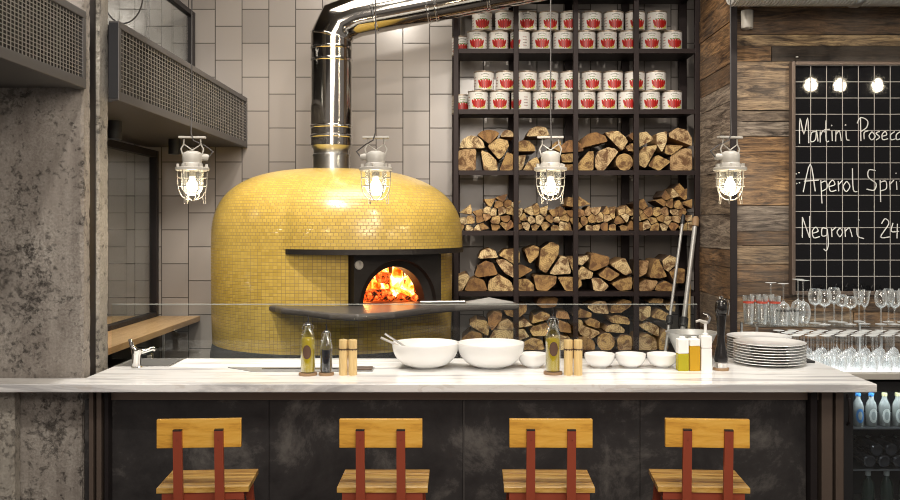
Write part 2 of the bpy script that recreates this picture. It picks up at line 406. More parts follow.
# glass partition and upper window
w1 = thing('window_1', 'dark framed floor to casing glass partition standing on the oak bench', 'window'); w1['kind'] = 'structure'
f = MB(); f.box(-2.37,-2.31,6.9,6.95,.997,2.27); f.box(-2.37,-2.31,4.6,6.9,2.22,2.27); f.box(-2.37,-2.31,4.6,6.9,.997,1.03); f.build('window_frame', 'darksteel', w1, bevel=.004)
MB().box(-2.343,-2.337,4.6,6.9,1.03,2.22).build('glass', 'window', w1)
w2 = thing('window_2', 'upper dark framed window above the long mesh casing', 'window'); w2['kind'] = 'structure'
f = MB(); f.box(-2.08,-2.03,6.9,6.96,2.69,3.34); f.box(-2.08,-2.03,4.5,6.9,3.30,3.34); f.build('window_frame', 'darksteel', w2, bevel=.004)
MB().box(-2.058,-2.052,4.5,6.9,2.69,3.30).build('glass', 'window', w2)
c = MB().tube([(-1.86+.11*math.sin(a), 5.0, 2.98-.16*math.cos(a)) for a in [(-1.2+2.9*i/14) for i in range(15)]]+[(-1.80,5.0,3.5),(-1.80,5.0,3.88)], .004, 6).build('hanging_cable', 'grey_steel')
tag(c, 'thin cable loop hanging beside the column above the mesh casing', 'cable')
# bench
b = thing('bench', 'oak topped bench running back to the tiled wall behind the sink', 'bench', (0,0,0))
MB().box(-2.95,-2.0,4.75,6.98,.955,.996).build('bench_top', 'oak', b, bevel=.003)
for k, y in enumerate((4.9, 6.35)): MB().box(-2.09,-2.075,y,y+.015,0,.955).build('leg', 'steel', b)
for k, y in enumerate((4.9, 6.35)): MB().box(-2.9,-2.885,y,y+.015,0,.955).build('leg', 'steel', b)
b = thing('storage_bin', 'dark appliance box tucked under the oak bench', 'box', (-2.35,6.2,0))
MB().box(-.2,.2,-.6,.3,0,.82).build('body', 'black', b, bevel=.01)
MB().box(.2,.215,-.5,-.15,.5,.8).build('front_panel', 'steel', b, bevel=.004)
MB().box(.2,.215,.02,.12,.45,.8).build('side_strip', 'white_metal', b, bevel=.004)

# reclaimed wood walls on the right
C_ = {'db':(.10,.062,.034),'br':(.15,.092,.048),'wb':(.21,.128,.062),'ob':(.25,.155,.075),'tan':(.26,.195,.125),'lt':(.36,.27,.155),'gr':(.18,.155,.13),'gb':(.14,.112,.085),'dk':(.035,.025,.018)}
def zz(y, Y): return EYE+(225-y)*Y/900
mb = MB(); Yf = 5.6
edges = [(-60,-25,'br'),(-25,8,'wb'),(8,35,'db'),(35,46,'lt'),(46,61.5,'wb'),(61.5,110.5,'tan'),(110.5,121.5,'gb'),(121.5,136.5,'gr'),(136.5,155,'wb'),(155,205.6,'ob'),(205.6,231,'gr'),(231,245.5,'db'),(245.5,264,'tan'),(264,282,'br'),(282,297,'db'),(297,312,'wb'),(312,327,'tan'),(327,342,'wb'),(342,372,'br'),(372,420,'gb'),(420,498,'br')]
rnd = random.Random(4)
for (a, b_, tn) in edges:
    z1, z0 = zz(a, Yf), zz(b_, Yf)-.0; z0 = max(z0, 0)
    x = 1.715
    cuts = [3.6] if b_ < 60 else ([2.0+rnd.uniform(.15,.9), 3.6] if a > 61 else [3.6])
    if tn == 'wb' and a == 46: cuts = [1.95, 3.6]
    for q, xc in enumerate(cuts):
        d = rnd.uniform(0,.012); tone = C_[tn] if q == 0 else C_[rnd.choice(['br','gb','wb','db'])]
        if a == 46 and q == 1: tone = C_['dk']
        mb.box(x+.0015, xc-.0015, Yf-d, Yf+.04, z0+.002, z1-.002, tone=tone); x = xc
mb.box(1.715,3.6,Yf+.03,Yf+.06,0,3.9,tone=(.01,.008,.006))
struct(mb.build('wall_right', 'plank'))
mb = MB(); ys = [(-95,-40,'br'),(-40,-5,'wb'),(-5,20,'br'),(20,42,'wb'),(42,62,'br'),(62,82,'db'),(82,100,'gr'),(100,170,'gr'),(170,214,'gb'),(214,250,'gr'),(250,268,'br'),(268,300,'br'),(300,340,'gb'),(340,420,'br'),(420,470,'gb')]
for (a, b_, tn) in ys:
    z1, z0 = zz(a, 5.65), max(0, zz(b_, 5.65)); d = rnd.uniform(0,.01)
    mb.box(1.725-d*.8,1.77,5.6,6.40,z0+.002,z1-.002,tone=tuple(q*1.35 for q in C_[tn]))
struct(mb.build('wall_return', 'plank'))
p = MB(); p.box(1.68,1.722,5.55,5.558,0,3.9); p.box(1.714,1.722,5.558,5.6,0,3.9); struct(p.build('trim_1', 'darksteel'))
# round duct along the top right
d = thing('ventilation_duct', 'ribbed galvanised ventilation duct along the top of the wooden wall', 'duct', (0,5.3,3.145))
prof = []
for i in range(101):
    z = 1.61+i*.0195; prof += [(.145, z), (.145, z+.011), (.154, z+.013), (.154, z+.0175)]
MB().lathe([(r, z) for r, z in prof], 40, mat=Matrix.Rotation(PI/2, 4, 'Y')).build('duct_tube', 'galv', d)
o = d.children[0]
MB().lathe([(.155,2.32),(.162,2.33),(.162,2.36),(.155,2.37)], 40, mat=Matrix.Rotation(PI/2, 4, 'Y')).build('joint_collar', 'steel', d)
w = thing('wall_fitting', 'small off white cylindrical fitting high on the wooden wall under the duct', 'fitting', (1.78,5.54,2.91))
MB().lathe([(0,0),(.036,0),(.036,.11),(0,.11)], 24).build('housing', 'white_metal', w, bevel=.004, recalc=True)
MB().box(-.015,.015,.02,.06,.03,.08).build('bracket', 'darksteel', w)

# black tiled menu board
def stroke(mb, pts, ox, oy, sc, Y, r=.0036):
    q = [P(ox+x/sc, oy+y/sc, Y) for x, y in pts]
    if len(q) == 1: mb.lathe([(0,-.006),(.006,0),(0,.006)], 8, c=q[0]); return
    if len(q) > 2:                                   # smooth the handwriting
        out = [q[0]]
        for i in range(len(q)-1):
            p0 = q[max(0,i-1)]; p1 = q[i]; p2 = q[i+1]; p3 = q[min(len(q)-1,i+2)]
            for k in range(1, 5):
                s = k/4; out.append(.5*((2*p1)+(p2-p0)*s+(2*p0-5*p1+4*p2-p3)*s*s+(3*p1-p0-3*p2+p3)*s**3))
        q = out
    mb.tube(q, r, 5)
bd = thing('menu_board', 'black tiled drinks board with white grid and handwritten chalk menu on wooden wall', 'menu board')
Yb = 5.55; bx0 = (794.5-458)*Yb/900; bx1 = 3.35; bz0 = zz(291, Yb); bz1 = zz(65.5, Yb)
MB().box(bx0,bx1,Yb,Yb+.03,bz0,bz1).build('tile_panel', 'blacktile', bd)
f = MB(); e = .022
f.box(bx0-e,bx0,Yb-.02,Yb+.035,bz0-e,bz1+e); f.box(bx1,bx1+e,Yb-.02,Yb+.035,bz0-e,bz1+e); f.box(bx0,bx1,Yb-.02,Yb+.035,bz1,bz1+e); f.box(bx0,bx1,Yb-.02,Yb+.035,bz0-e,bz0)
f.build('frame', 'bronze_steel', bd, bevel=.003)
f = MB(); px_ = 15.9*Yb/900; pz = 16.2*Yb/900
n = int((bx1-bx0)/px_)
for i in range(0, n+1): x = bx0+.001+i*px_; f.box(x-.0022,x+.0022,Yb-.0025,Yb,bz0,bz1)
n = int((bz1-bz0)/pz)
for i in range(0, n+1): z = bz1-.001-i*pz; f.box(bx0,bx1,Yb-.003,Yb,z-.0022,z+.0022)
f.build('grout_grid', 'grout', bd)
Yc = Yb-.005; L = MB()
A = [[(66,380),(68,268),(86,335),(103,265),(108,378)],[(140,325),(120,332),(117,370),(138,362),(143,322),(150,370)],[(160,375),(160,325)],[(160,345),(172,322),(181,328)],
 [(186,275),(187,365),(200,368)],[(177,318),(203,315)],[(213,322),(215,368)],[(212,298)],[(230,370),(232,322)],[(231,340),(247,323),(256,368)],[(277,322),(280,360),(292,365)],[(275,296)],
 [(345,368),(343,264)],[(328,288),(343,262),(374,275),(372,305),(344,326)],[(360,360),(360,330),(378,322)],[(395,326),(382,345),(394,363),(410,347),(396,326)],[(430,325),(414,333),(430,350),(414,364)],
 [(441,347),(462,340),(455,325),(441,340),(445,362),(468,358)],[(498,326),(480,340),(482,362),(502,358)],[(524,326),(506,340),(509,362),(528,356)],[(540,326),(528,345),(540,363),(554,345),(541,326)]]
def word(ss, ox, oy, sc):
    L = MB()
    for s_ in ss: stroke(L, s_, ox, oy, sc, Yc)
    L.build('lettering', 'chalk', bd)
word(A[:11], 785, 60, 4.545); word(A[11:], 785, 60, 4.545)
B = [[(65,115),(90,15),(108,112)],[(68,76),(120,72)],[(132,155),(128,72)],[(128,82),(146,76),(150,100),(130,112)],[(158,95),(178,88),(170,72),(157,88),(163,112),(183,108)],[(192,112),(190,75)],[(190,90),(206,72)],
 [(220,76),(208,95),(219,113),(232,94),(221,76)],[(241,30),(244,105),(258,113)],[(324,38),(300,36),(298,62),(325,84),(318,108),(292,104)],[(342,150),(340,72)],[(340,80),(360,76),(362,102),(342,110)],
 [(376,108),(374,76)],[(374,88),(389,72)],[(398,76),(400,106)],[(397,48)],[(420,50),(421,106)],[(410,76),(432,76)],[(440,76),(458,76),(440,108),(460,108)],
 [(40,50)],[(50,46)],[(42,84)],[(52,82)],
 [(62,278),(62,204)],[(62,204),(88,278)],[(88,278),(88,200)],[(98,262),(118,255),(110,240),(98,255),(103,278),(124,274)],[(150,246),(133,244),(132,270),(149,268),(151,246)],[(151,246),(155,300),(148,324),(138,318)],
 [(168,275),(166,244)],[(166,254),(183,240)],[(196,243),(186,258),(196,274),(206,258),(197,243)],[(216,275),(214,243)],[(215,256),(230,243),(240,275)],[(257,243),(260,272),(282,281)],[(264,215)],
 [(345,228),(358,210),(371,228),(342,275),(374,275)],[(386,225),(380,255),(407,255)],[(402,228),(400,280)]]
k_ = next(i for i, q in enumerate(B) if q[0] == (62,278))
word(B[:8], 785, 160, 3.574); word(B[8:k_-4], 785, 160, 3.574); word(B[k_-4:k_], 785, 160, 3.574); word(B[k_:-3], 785, 160, 3.574); word(B[-3:-2], 785, 160, 3.574); word(B[-2:], 785, 160, 3.574)
MB().lathe([(0,-.006),(.01,-.003),(.01,.003),(0,.006)], 12, c=(0,0,0)).build('bolt_head', 'steel', bd, loc=P(797,57,5.57))

# ------------------------------------------------------------------ oven
OX, OY = -.85, 6.15; R = .81; AL = math.radians(36); ZC = 1.553
dv = Vector((math.sin(AL), -math.cos(AL), 0)); pv = Vector((math.cos(AL), math.sin(AL), 0))
ov = thing('pizza_oven', 'large domed wood-fired pizza oven clad in small yellow mosaic tiles', 'oven', (OX,OY,0))
def dirv(phi): return dv*math.cos(phi)+pv*math.sin(phi)
def sst(a, b, x): t = max(0, min(1, (x-a)/(b-a))); return t*t*(3-2*t)
BP = [(-180,0),(-48.5,0),(-47,.018),(-30,.095),(-12,.165),(0,.185),(18,.165),(34,.125),(46,.05),(54,0),(180,0)]
def bumpf(phi):
    d = math.degrees(phi)
    for (a, x), (b_, y) in zip(BP, BP[1:]):
        if a <= d <= b_: return x+(y-x)*(d-a)/(b_-a)
    return 0
NA = 180; phis = [-PI+2*PI*i/NA for i in range(NA+1)]
# lower drum with the mouth cut out
mb = MB(); zs = [.925,1.0,1.1,1.2,1.28,1.36,1.44,1.52,ZC]
vs = []; uv = []
for z in zs:
    for ph in phis: v = dirv(ph)*(R*(1-.012*((ZC-z)/.63)**3)); vs.append((v.x, v.y, z)); uv.append((ph*R, z))
k = NA+1; fs = []
for j in range(len(zs)-1):
    for i in range(NA):
        pm = (phis[i]+phis[i+1])/2; zm = (zs[j]+zs[j+1])/2
        if abs(pm) < math.radians(21.9) and 1.2 < zm < 1.52: continue
        fs.append((j*k+i, j*k+i+1, (j+1)*k+i+1, (j+1)*k+i))
mb.add(vs, fs, 0, True, uv).build('tiled_drum', 'oven_base', ov)
# dome with the canopy swelling over the mouth
H = .527; NV = 40; vs = []; uv = []; fs = []; arc = 0; pr = None
for j in range(NV+1):
    a = PI/2*j/NV; h = math.sin(a)**(2/2.9); p_ = max(0, math.cos(a))**(2/2.9)
    if j == NV: p_ = 0; h = 1
    if pr: arc += math.hypot((p_-pr[0])*R, (h-pr[1])*H)
    pr = (p_, h)
    for ph in phis:
        r = p_*(R+bumpf(ph)*(1-h**4)); v = dirv(ph)*max(r, .0005*0); vs.append((v.x, v.y, ZC+H*h)); uv.append((ph*R*max(p_,.25), arc))
for j in range(NV):
    for i in range(NA): fs.append((j*k+i, j*k+i+1, (j+1)*k+i+1, (j+1)*k+i))
MB().add(vs, fs, 0, True, uv).build('tiled_dome', 'oven_dome', ov)
# dark rim under the canopy
mb = MB(); ph2 = [math.radians(-48.5+102.5*i/60) for i in range(61)]; ring = []
for ph in ph2:
    ro = R+bumpf(ph)+.006; ri = R-.05
    for r, z in ((ri,ZC+.004),(ro,ZC+.004),(ro,ZC-.028),(ri,ZC-.028)): v = dirv(ph)*r; ring.append((v.x,v.y,z))
fs = [(a*4+q, a*4+(q+1)%4, (a+1)*4+(q+1)%4, (a+1)*4+q) for a in range(60) for q in range(4)]+[(0,1,2,3),(243,242,241,240)]
mb.add(ring, fs).build('canopy_rim', 'castiron', ov, recalc=True)
MB().lathe([(R+.004,0),(R+.004,.86),(R-.01,.925),(0,.925)], 96).build('plinth', 'plinth', ov)
# cast iron mouth surround with arched opening
def fp(a, dep, z): v = dv*(.80-dep)+pv*(a+.022); return (v.x, v.y, z)
N = 40; W = .315; zt = 1.523; zb = 1.20
def arch(w, hgt, i): t = PI-PI*i/N; return (w*math.cos(t), zb+hgt*math.sin(t))
def outer(i):
    t = PI-PI*i/N; c, s = math.cos(t), math.sin(t); sc = min(W/abs(c) if abs(c) > 1e-6 else 1e9, (zt-zb)/s if s > 1e-6 else 1e9); return (c*sc, zb+s*sc)
rings = [[fp(*((lambda q:(q[0],.30,q[1]))(outer(i)))) for i in range(N+1)], [fp(outer(i)[0],0,outer(i)[1]) for i in range(N+1)], [fp(arch(.28,.288,i)[0],0,arch(.28,.288,i)[1]) for i in range(N+1)],
         [fp(arch(.272,.28,i)[0],.03,arch(.272,.28,i)[1]) for i in range(N+1)], [fp(arch(.225,.243,i)[0],.05,arch(.225,.243,i)[1]) for i in range(N+1)], [fp(arch(.225,.243,i)[0],.14,arch(.225,.243,i)[1]) for i in range(N+1)]]
vs = [p for r_ in rings for p in r_]; fs = [(j*(N+1)+i, j*(N+1)+i+1, (j+1)*(N+1)+i+1, (j+1)*(N+1)+i) for j in range(5) for i in range(N)]
MB().add(vs, fs).build('mouth_surround', 'castiron', ov)
# inner fire chamber
MB().lathe([(.62,1.2),(.60,1.36),(.50,1.5),(.3,1.58),(0,1.6)], 40, a0=AL-PI/2+.42, a1=AL-PI/2-.42+2*PI).build('fire_chamber', 'firebrick', ov)
MB().plan([(fp(-.225,0,0)[0],fp(-.225,0,0)[1]),(fp(.225,0,0)[0],fp(.225,0,0)[1])]+[((dirv(math.radians(a))*.63).x,(dirv(math.radians(a))*.63).y) for a in range(24,337,8)], 1.17, 1.203).build('oven_floor', 'firebrick', ov)
th = MB().lathe([(0,-.012),(.026,-.012),(.028,0),(.024,.006),(0,.007)], 24, mat=Matrix.Rotation(PI/2, 4, 'X')).build('thermometer', 'white_metal', ov, loc=fp(-.285,-.012,1.462), rot=(0,0,AL))
MB().box(-.0015,.0015,-.0095,-.0075,-.002,.02).build('needle', 'black', th)
# stone landing shelf
zt_ = 1.22
pl = [(275,306),(281,307.5),(300,309.3),(330,313),(358,314.3),(395,312),(430,307.2),(455,305.2),(520,303.6)]
poly = []
for x, y in pl: Y = (EYE-zt_)*900/(y-225); poly.append(((x-458)*Y/900-OX, Y-OY))
poly += [(.36-OX, 5.62-OY), (.22-OX, 5.72-OY), (-.05-OX, 5.74-OY)]
for a in (20,0,-20,-45,-60): v = dirv(math.radians(a))*.76; poly.append((v.x, v.y))
poly += [(-1.155-OX,5.42-OY)]
MB().plan(poly, zt_-.04, zt_).build('stone_landing', 'stone', ov, bevel=.016, seg=4)
pe = thing('metal_peel', 'grey metal peel blade lying flat on the right end of the oven landing', 'peel', (.19,5.545,1.2205))
MB().add([(-.14,-.05,0),(-.02,-.075,0),(.15,-.03,0),(.15,.03,0),(-.02,.06,0),(-.14,.05,0),(-.14,-.05,.005),(-.02,-.075,.006),(.15,-.03,.005),(.15,.03,.005),(-.02,.06,.006),(-.14,.05,.005),(.0,.0,.034)], [(5,4,3,2,1,0)]+[(i,(i+1)%6,6+(i+1)%6,6+i) for i in range(6)]+[(6+i,6+(i+1)%6,12) for i in range(6)]).build('blade', 'dull_steel', pe, recalc=True)
MB().tube([(-.15,0,.008),(-.42,-.03,.008)], .007, 8).build('handle', 'steel', pe)
# pipe
def pd(x, y): v = P(x, y, OY); return v
fl = thing('chimney_pipe', 'polished steel chimney pipe rising from the oven and bending right', 'chimney pipe', (0,0,0))
r0 = .14
MB().lathe([(.125,2.079),(.125,2.165),(.128,2.165),(.128,2.18),(.122,2.185),(.122,2.21),(.14,2.24)], 48, c=(OX-.015,OY,0)).build('oven_collar', 'steel', fl)
x0 = OX-.015
pth = [Vector((x0,OY,2.24)), pd(331,38), pd(339,22.5), pd(357,16), pd(700,-51)]; pth[1].x = x0
MB().tube(pth, r0, 48, caps=False, sm=True).build('pipe_run', 'duct', fl)
def band(c, d, w=.02, r=r0+.005):
    q = Vector((0,0,1)).rotation_difference(d.normalized()).to_matrix().to_4x4()
    return MB().lathe([(r0-.001,-w/2-.006),(r,-w/2),(r,w/2),(r0-.001,w/2+.006)], 48, c=c, mat=q)
for y in (49, 61, 127, 136.5): band(Vector((x0,OY,zz(y,OY))), Vector((0,0,1)), .012).build('pipe_band', 'chrome', fl)
dd = pth[4]-pth[3]
bis = (pth[2]-pth[1]).normalized()+Vector((0,0,1)); band(pth[1]+Vector((0,0,.004)), bis, .008, r0*1.05).build('pipe_band', 'chrome', fl)
for x in (374, 426, 434, 485, 560): band(pth[3]+dd*((x-357)/(700-357)), dd, .012).build('pipe_band', 'chrome', fl)

# fire
fr = random.Random(11)
fc = Vector((OX,OY,0))+dv*.22
for i, (a, dd_, rz, ln) in enumerate([(.34,-.34,.1,.26),(.54,-.26,-.9,.30),(.42,-.20,.5,.34)]):
    q = Vector((OX+a,OY+dd_,0))
    lg = MB().tube([(-ln/2,0,0),(-ln/6,.006,.004),(ln/6,-.004,0),(ln/2,.003,.003)], [.036,.04,.038,.034], 9).build('burning_log', 'embers', loc=(q.x,q.y,1.247+.045*i), rot=(0,.08*i,rz+AL))
    tag(lg, ['glowing charred log at the front of the oven fire','glowing charred log lying across the middle of the oven fire','glowing charred log topmost in the oven fire'][i], 'burning log', 'logs burning in the oven')
em = MB()
for i in range(90):
    q = Vector((fr.uniform(.22,.66), fr.uniform(-.40,-.05), 0)); s_ = fr.uniform(.012,.03)
    em.lathe([(0,-s_),(s_*.9,-s_*.4),(s_,.3*s_),(0,s_*.8)], 6, c=(q.x,q.y,1.205+s_+fr.uniform(0,.02)), sm=False)
tag(em.build('embers', 'embers', loc=(OX,OY,0)), 'bed of glowing red embers on the oven floor', 'embers', kind='stuff')
fm = MB()
for i in range(34):
    a = fr.uniform(-.2,.2); q = Vector((.44+a, fr.uniform(-.30,-.02), 0)); h = fr.uniform(.14,.31)*(1-abs(a)*1.2); r = fr.uniform(.022,.045); pts = []; rs = []
    p1, p2 = fr.uniform(0,6), fr.uniform(0,6)
    for k_ in range(9):
        s_ = k_/8; pts.append((q.x+.035*s_*math.sin(p1+4*s_), q.y+.035*s_*math.sin(p2+4*s_), 1.235+h*s_)); rs.append(r*max(.04, (math.sin(PI*min(1, s_*.9+.18)))**.8*(1-s_*.55)))
    fm.tube(pts, rs, 9)
tag(fm.build('flames', 'flame', loc=(OX,OY,0)), 'bright orange and yellow flames in the oven mouth', 'fire', kind='stuff')
# ------------------------------------------------------------------ rack
rk = thing('storage_rack', 'tall dark steel rack holding tomato cans and firewood against the tiled wall', 'rack')
YF, YB = 6.45, 6.85
def X(px_, Y): return (px_-458)*Y/900
posts = [456, 516, 575.5, 636, 697]
for i, p_ in enumerate(posts):
    x = X(p_, YF)
    MB().box(x-.018,x+.018,YF-.02,YF+.016,0,3.86).build('upright', 'shelfsteel', rk, bevel=.002)
    MB().box(x-.03,x+.03,YB,YB+.035,0,3.86).build('rear_upright', 'shelfsteel', rk, bevel=.002)
shz = [3.397, 2.963, 2.529, 2.092, 1.660, 1.224, .797, .36]
xl, xr = X(456, YF)-.018, X(697, YF)+.018
for z in shz:
    s = MB(); s.box(xl+.002,xr-.002,YF+.017,YB+.02,z-.012,z-.0005); s.box(xl+.037,xr-.002,YF-.012,YF+.016,z-.034,z-.001)
    s.build('shelf_board', 'shelfsteel', rk)
ORD = ['first','second','third','fourth','fifth','sixth','seventh','eighth','ninth','tenth','eleventh','twelfth','thirteenth','fourteenth','fifteenth']
# ------------------------------------------------------------------ cans
def patch(mb, th, z, rt, rz, R_, m, n=12, rot=0):
    k = n//2; vs = []
    for i in range(k+1):                      # narrow upright strips so that the print follows the curve
        s_ = -1+2*i/k; hw = math.sqrt(max(0, 1-s_*s_))
        for q in (-1, 1):
            u, w = rt*s_, rz*hw*q; u -= w*math.sin(rot); t_ = th+u/R_; vs.append((R_*math.sin(t_), -R_*math.cos(t_), z+w))
    mb.add(vs, [(2*i, 2*i+2, 2*i+3, 2*i+1) for i in range(k)], m)
RC, HC = .0735, .142
can0 = thing('tomato_can', 'x', 'can', (0,0,0), 0, 'tomato cans on the rack')
prof = [(0,.003),(RC-.004,.003),(RC-.004,0),(RC,0),(RC,.006),(RC-.002,.008),(RC-.002,HC-.008),(RC,HC-.006),(RC,HC),(RC-.004,HC),(RC-.004,HC-.005),(0,HC-.005)]
MB().lathe(prof, 28).build('can_body', 'tin', can0)
lb = MB(); lb.lathe([(RC-.0012,.010),(RC-.0012,HC-.010)], 28)
cr = random.Random(2)
patch(lb, .35, .028, .030, .016, RC-.0009, 4); patch(lb, -.45, .030, .018, .012, RC-.0009, 4)
for th, z, rt, rz, ro in [(-.56,.052,.0105,.026,.35),(-.34,.050,.0112,.033,.12),(-.10,.047,.0118,.035,.0),(.14,.049,.0118,.035,-.03),(.38,.052,.0112,.032,-.15),(.60,.052,.0105,.024,-.35)]:
    patch(lb, th, z, rt, rz, RC-.0006, 1, rot=ro); patch(lb, th+.03, z-.004, rt*.35, rz*.7, RC-.0003, 2, rot=ro)
for th, z in [(-.45,.080),(-.2,.082),(.02,.084),(.25,.082),(.42,.080)]: patch(lb, th, z, .008, .004, RC-.0003, 3, 8, rot=cr.uniform(-.5,.5))
for i in range(9): patch(lb, -.36+i*.09, .116+.004*math.cos((i-4)*.5), .0028, .0035+.0015*(i % 3 == 0), RC-.0004, 5, 6)
for i in range(7): patch(lb, -.22+i*.075, .101, .0026, .003, RC-.0004, 3, 6)
for s_ in (-1, 1):                                   # side panel of small print
    for r_ in range(4):
        for i in range(5): patch(lb, s_*(1.05+i*.09), .035+r_*.02, .0028, .004, RC-.0004, (1 if (i+r_) % 3 == 0 else 5), 6)
lb.build('paper_label', ['paper','p_red','p_dred','p_green','p_yel','p_grey'], can0)
first = True
rows = [('upper can shelf','bottom', 2.963, 0, [463,477,498.5,520,541.5,563,585.5,607,628.5,650.5,672]), ('upper can shelf','top', 2.963, 1, [482,505,527,548.5,570,591.5,613.5,635,657]),
        ('lower can shelf','bottom', 2.529, 0, [463.5,478,499.5,521,542.5,564,585.5,607,628,650,672]), ('lower can shelf','top', 2.529, 1, [484,505.5,527,548.5,570,591.5,613,634.5,656])]
for shelf, lay, z, l, xs in rows:
    for i, x in enumerate(xs):
        Y = 6.75 if (l == 0 and i == 0) else 6.56+cr.uniform(-.004,.004)
        if l == 0 and i == 0: x = 461.5
        lab = f"white tomato can with red tomatoes printed, {ORD[i]} from left, {lay} layer, {shelf}"
        loc = (X(x, Y), Y, z+l*HC); rz = cr.uniform(-.13,.13)
        if l == 0 and i == 3: rz = -.8
        if first: can0.location = loc; can0.rotation_euler = (0,0,rz); can0['label'] = lab; first = False
        else: dup(can0, loc, rz, lab)

# ------------------------------------------------------------------ firewood
def shrink(poly, k):
    cx = sum(p[0] for p in poly)/len(poly); cz = sum(p[1] for p in poly)/len(poly)
    return [((p[0]-cx)*k+cx, (p[1]-cz)*k+cz) for p in poly]
def soften(poly, it=1, q=.22):
    for _ in range(it):
        o = []
        for i in range(len(poly)):
            a, b_ = poly[i], poly[(i+1) % len(poly)]
            o += [(a[0]+(b_[0]-a[0])*q, a[1]+(b_[1]-a[1])*q), (a[0]+(b_[0]-a[0])*(1-q), a[1]+(b_[1]-a[1])*(1-q))]
        poly = o
    return poly
lr = random.Random(21)
def make_log(poly_px, shape, small, zfloor, jit=None):
    Y = YF+.04+lr.uniform(0,.02)+(lr.uniform(0,.03) if small else 0); ln = YB-.03-Y-(.02 if small else 0)
    w = [(X(x, Y), zz(y, Y)) for x, y in poly_px]
    mz = min(q[1] for q in w)
    if mz < zfloor+.02: w = [(x, z+max(0, 0)) for x, z in w]
    w = [(x, max(z, zfloor+.0)) for x, z in w]
    cx = sum(q[0] for q in w)/len(w); cz = sum(q[1] for q in w)/len(w)
    loc_ = [(x-cx, z-cz) for x, z in w]
    loc_ = shrink(loc_, .99) if small else soften(shrink(loc_, 1.035), 1, .10)
    loc_ = [(x+lr.uniform(-.0012,.0012), z+lr.uniform(-.0012,.0012)) for x, z in loc_]
    mn = min(z for x, z in loc_)+cz
    n = len(loc_); rm = max(math.hypot(*q) for q in loc_)
    ssm = [1 if (math.hypot(*loc_[i]) > rm*.72) else 2 for i in range(n)]
    if lr.random() < .35: ssm = [2]*n
    cz2 = cz-(mn-zfloor) if mn-zfloor < .02 else cz
    return MB().prism(loc_, 0, ln, 0, 1, ssm=ssm).build('firewood_log', ['endgrain','bark','split'], loc=(cx, Y, cz2))
def conv(pts, ox, oy, s=4.17): return [(ox+x/s, oy+y/s) for x, y in pts]
def circ(cx, cy, r, n=12, sq=1): return [(cx+r*math.cos(2*PI*i/n), cy+sq*r*math.sin(2*PI*i/n)) for i in range(n)]
def half(cx, cy, r, rot=90, n=9, sq=1):
    o = []
    for i in range(n): a = math.radians(rot-90)+PI*i/(n-1); o.append((cx+r*math.cos(a), cy-r*math.sin(a)*sq))
    return o
RA = [conv(p, 450, 115) for p in [half(92,137,51), [(115,82),(132,68),(160,61),(188,66),(206,76),(165,122)], half(240,90,28), [(35,150),(60,141),(108,140),(106,228),(35,228)],
   [(130,145),(165,158),(195,188),(198,228),(142,228)], [(158,130),(200,98),(238,106),(246,128),(222,168),(205,184)], [(205,225),(238,150),(262,158),(262,225)], half(310,150,45),
   [(320,88),(332,60),(365,46),(400,54),(416,86)], [(280,160),(318,158),(302,215),(280,222)], [(305,224),(325,188),(362,168),(372,190),(374,224)], [(420,132),(440,112),(462,106),(462,156)] , [(385,165),(455,162),(455,195),(385,200)], [(378,224),(382,204),(452,202),(450,224)],
   [(460,156),(466,126),(490,106),(526,106),(548,124),(556,150)], [(464,165),(510,160),(532,168),(510,196),(468,196)], [(466,226),(468,200),(520,200),(530,226)]]]
RA += [conv(p, 570, 115) for p in [[(44,138),(54,98),(78,78),(110,72),(145,88),(155,110),(98,124)], [(146,76),(172,68),(202,68),(228,88),(240,110),(216,148)], [(106,205),(106,170),(120,142),(155,126),(186,132),(200,146),(142,222),(116,220)],
   [(36,195),(76,146),(98,146),(98,224),(36,224)], circ(227,190,35), [(243,86),(262,72),(276,74),(276,104),(262,104)], [(232,134),(262,116),(270,152),(244,150)], [(284,76),(318,70),(350,100),(288,134)],
   [(284,170),(308,134),(365,126),(316,220),(290,208)], [(328,200),(364,156),(420,184),(372,222)], [(362,78),(404,68),(404,108),(384,154),(362,122)], [(402,124),(474,128),(424,166),(398,160)],
   [(414,76),(448,54),(488,64),(508,98),(508,128),(470,112),(416,92)], [(418,224),(420,166),(450,144),(476,134),(506,136),(508,224)]]]
RCc = [conv(p, 450, 235) for p in [[(118,98),(130,68),(160,54),(188,66),(200,94)], [(205,86),(226,62),(270,58),(290,72),(288,116),(262,118),(232,98)], [(103,168),(115,130),(148,108),(180,118),(198,164),(120,176)],
   [(190,104),(228,102),(262,124),(264,178),(226,156)], [(30,230),(30,172),(68,156),(82,174),(52,230)], [(62,230),(74,192),(108,176),(142,190),(155,230)], [(158,230),(164,188),(204,164),(252,190),(266,230)],
   [(272,128),(300,124),(345,146),(286,180)], [(276,184),(324,182),(348,206),(350,230),(276,230)], [(310,62),(350,44),(372,52),(366,90),(332,118)], [(378,60),(420,30),(454,44),(450,84),(402,158),(372,140)],
   [(416,160),(464,86),(488,96),(506,160),(442,164)], [(349,166),(444,168),(440,202),(404,229),(362,226)], [(450,170),(508,170),(545,180),(550,202),(524,226),(482,226)], [(492,94),(530,92),(532,120),(512,150)]]]
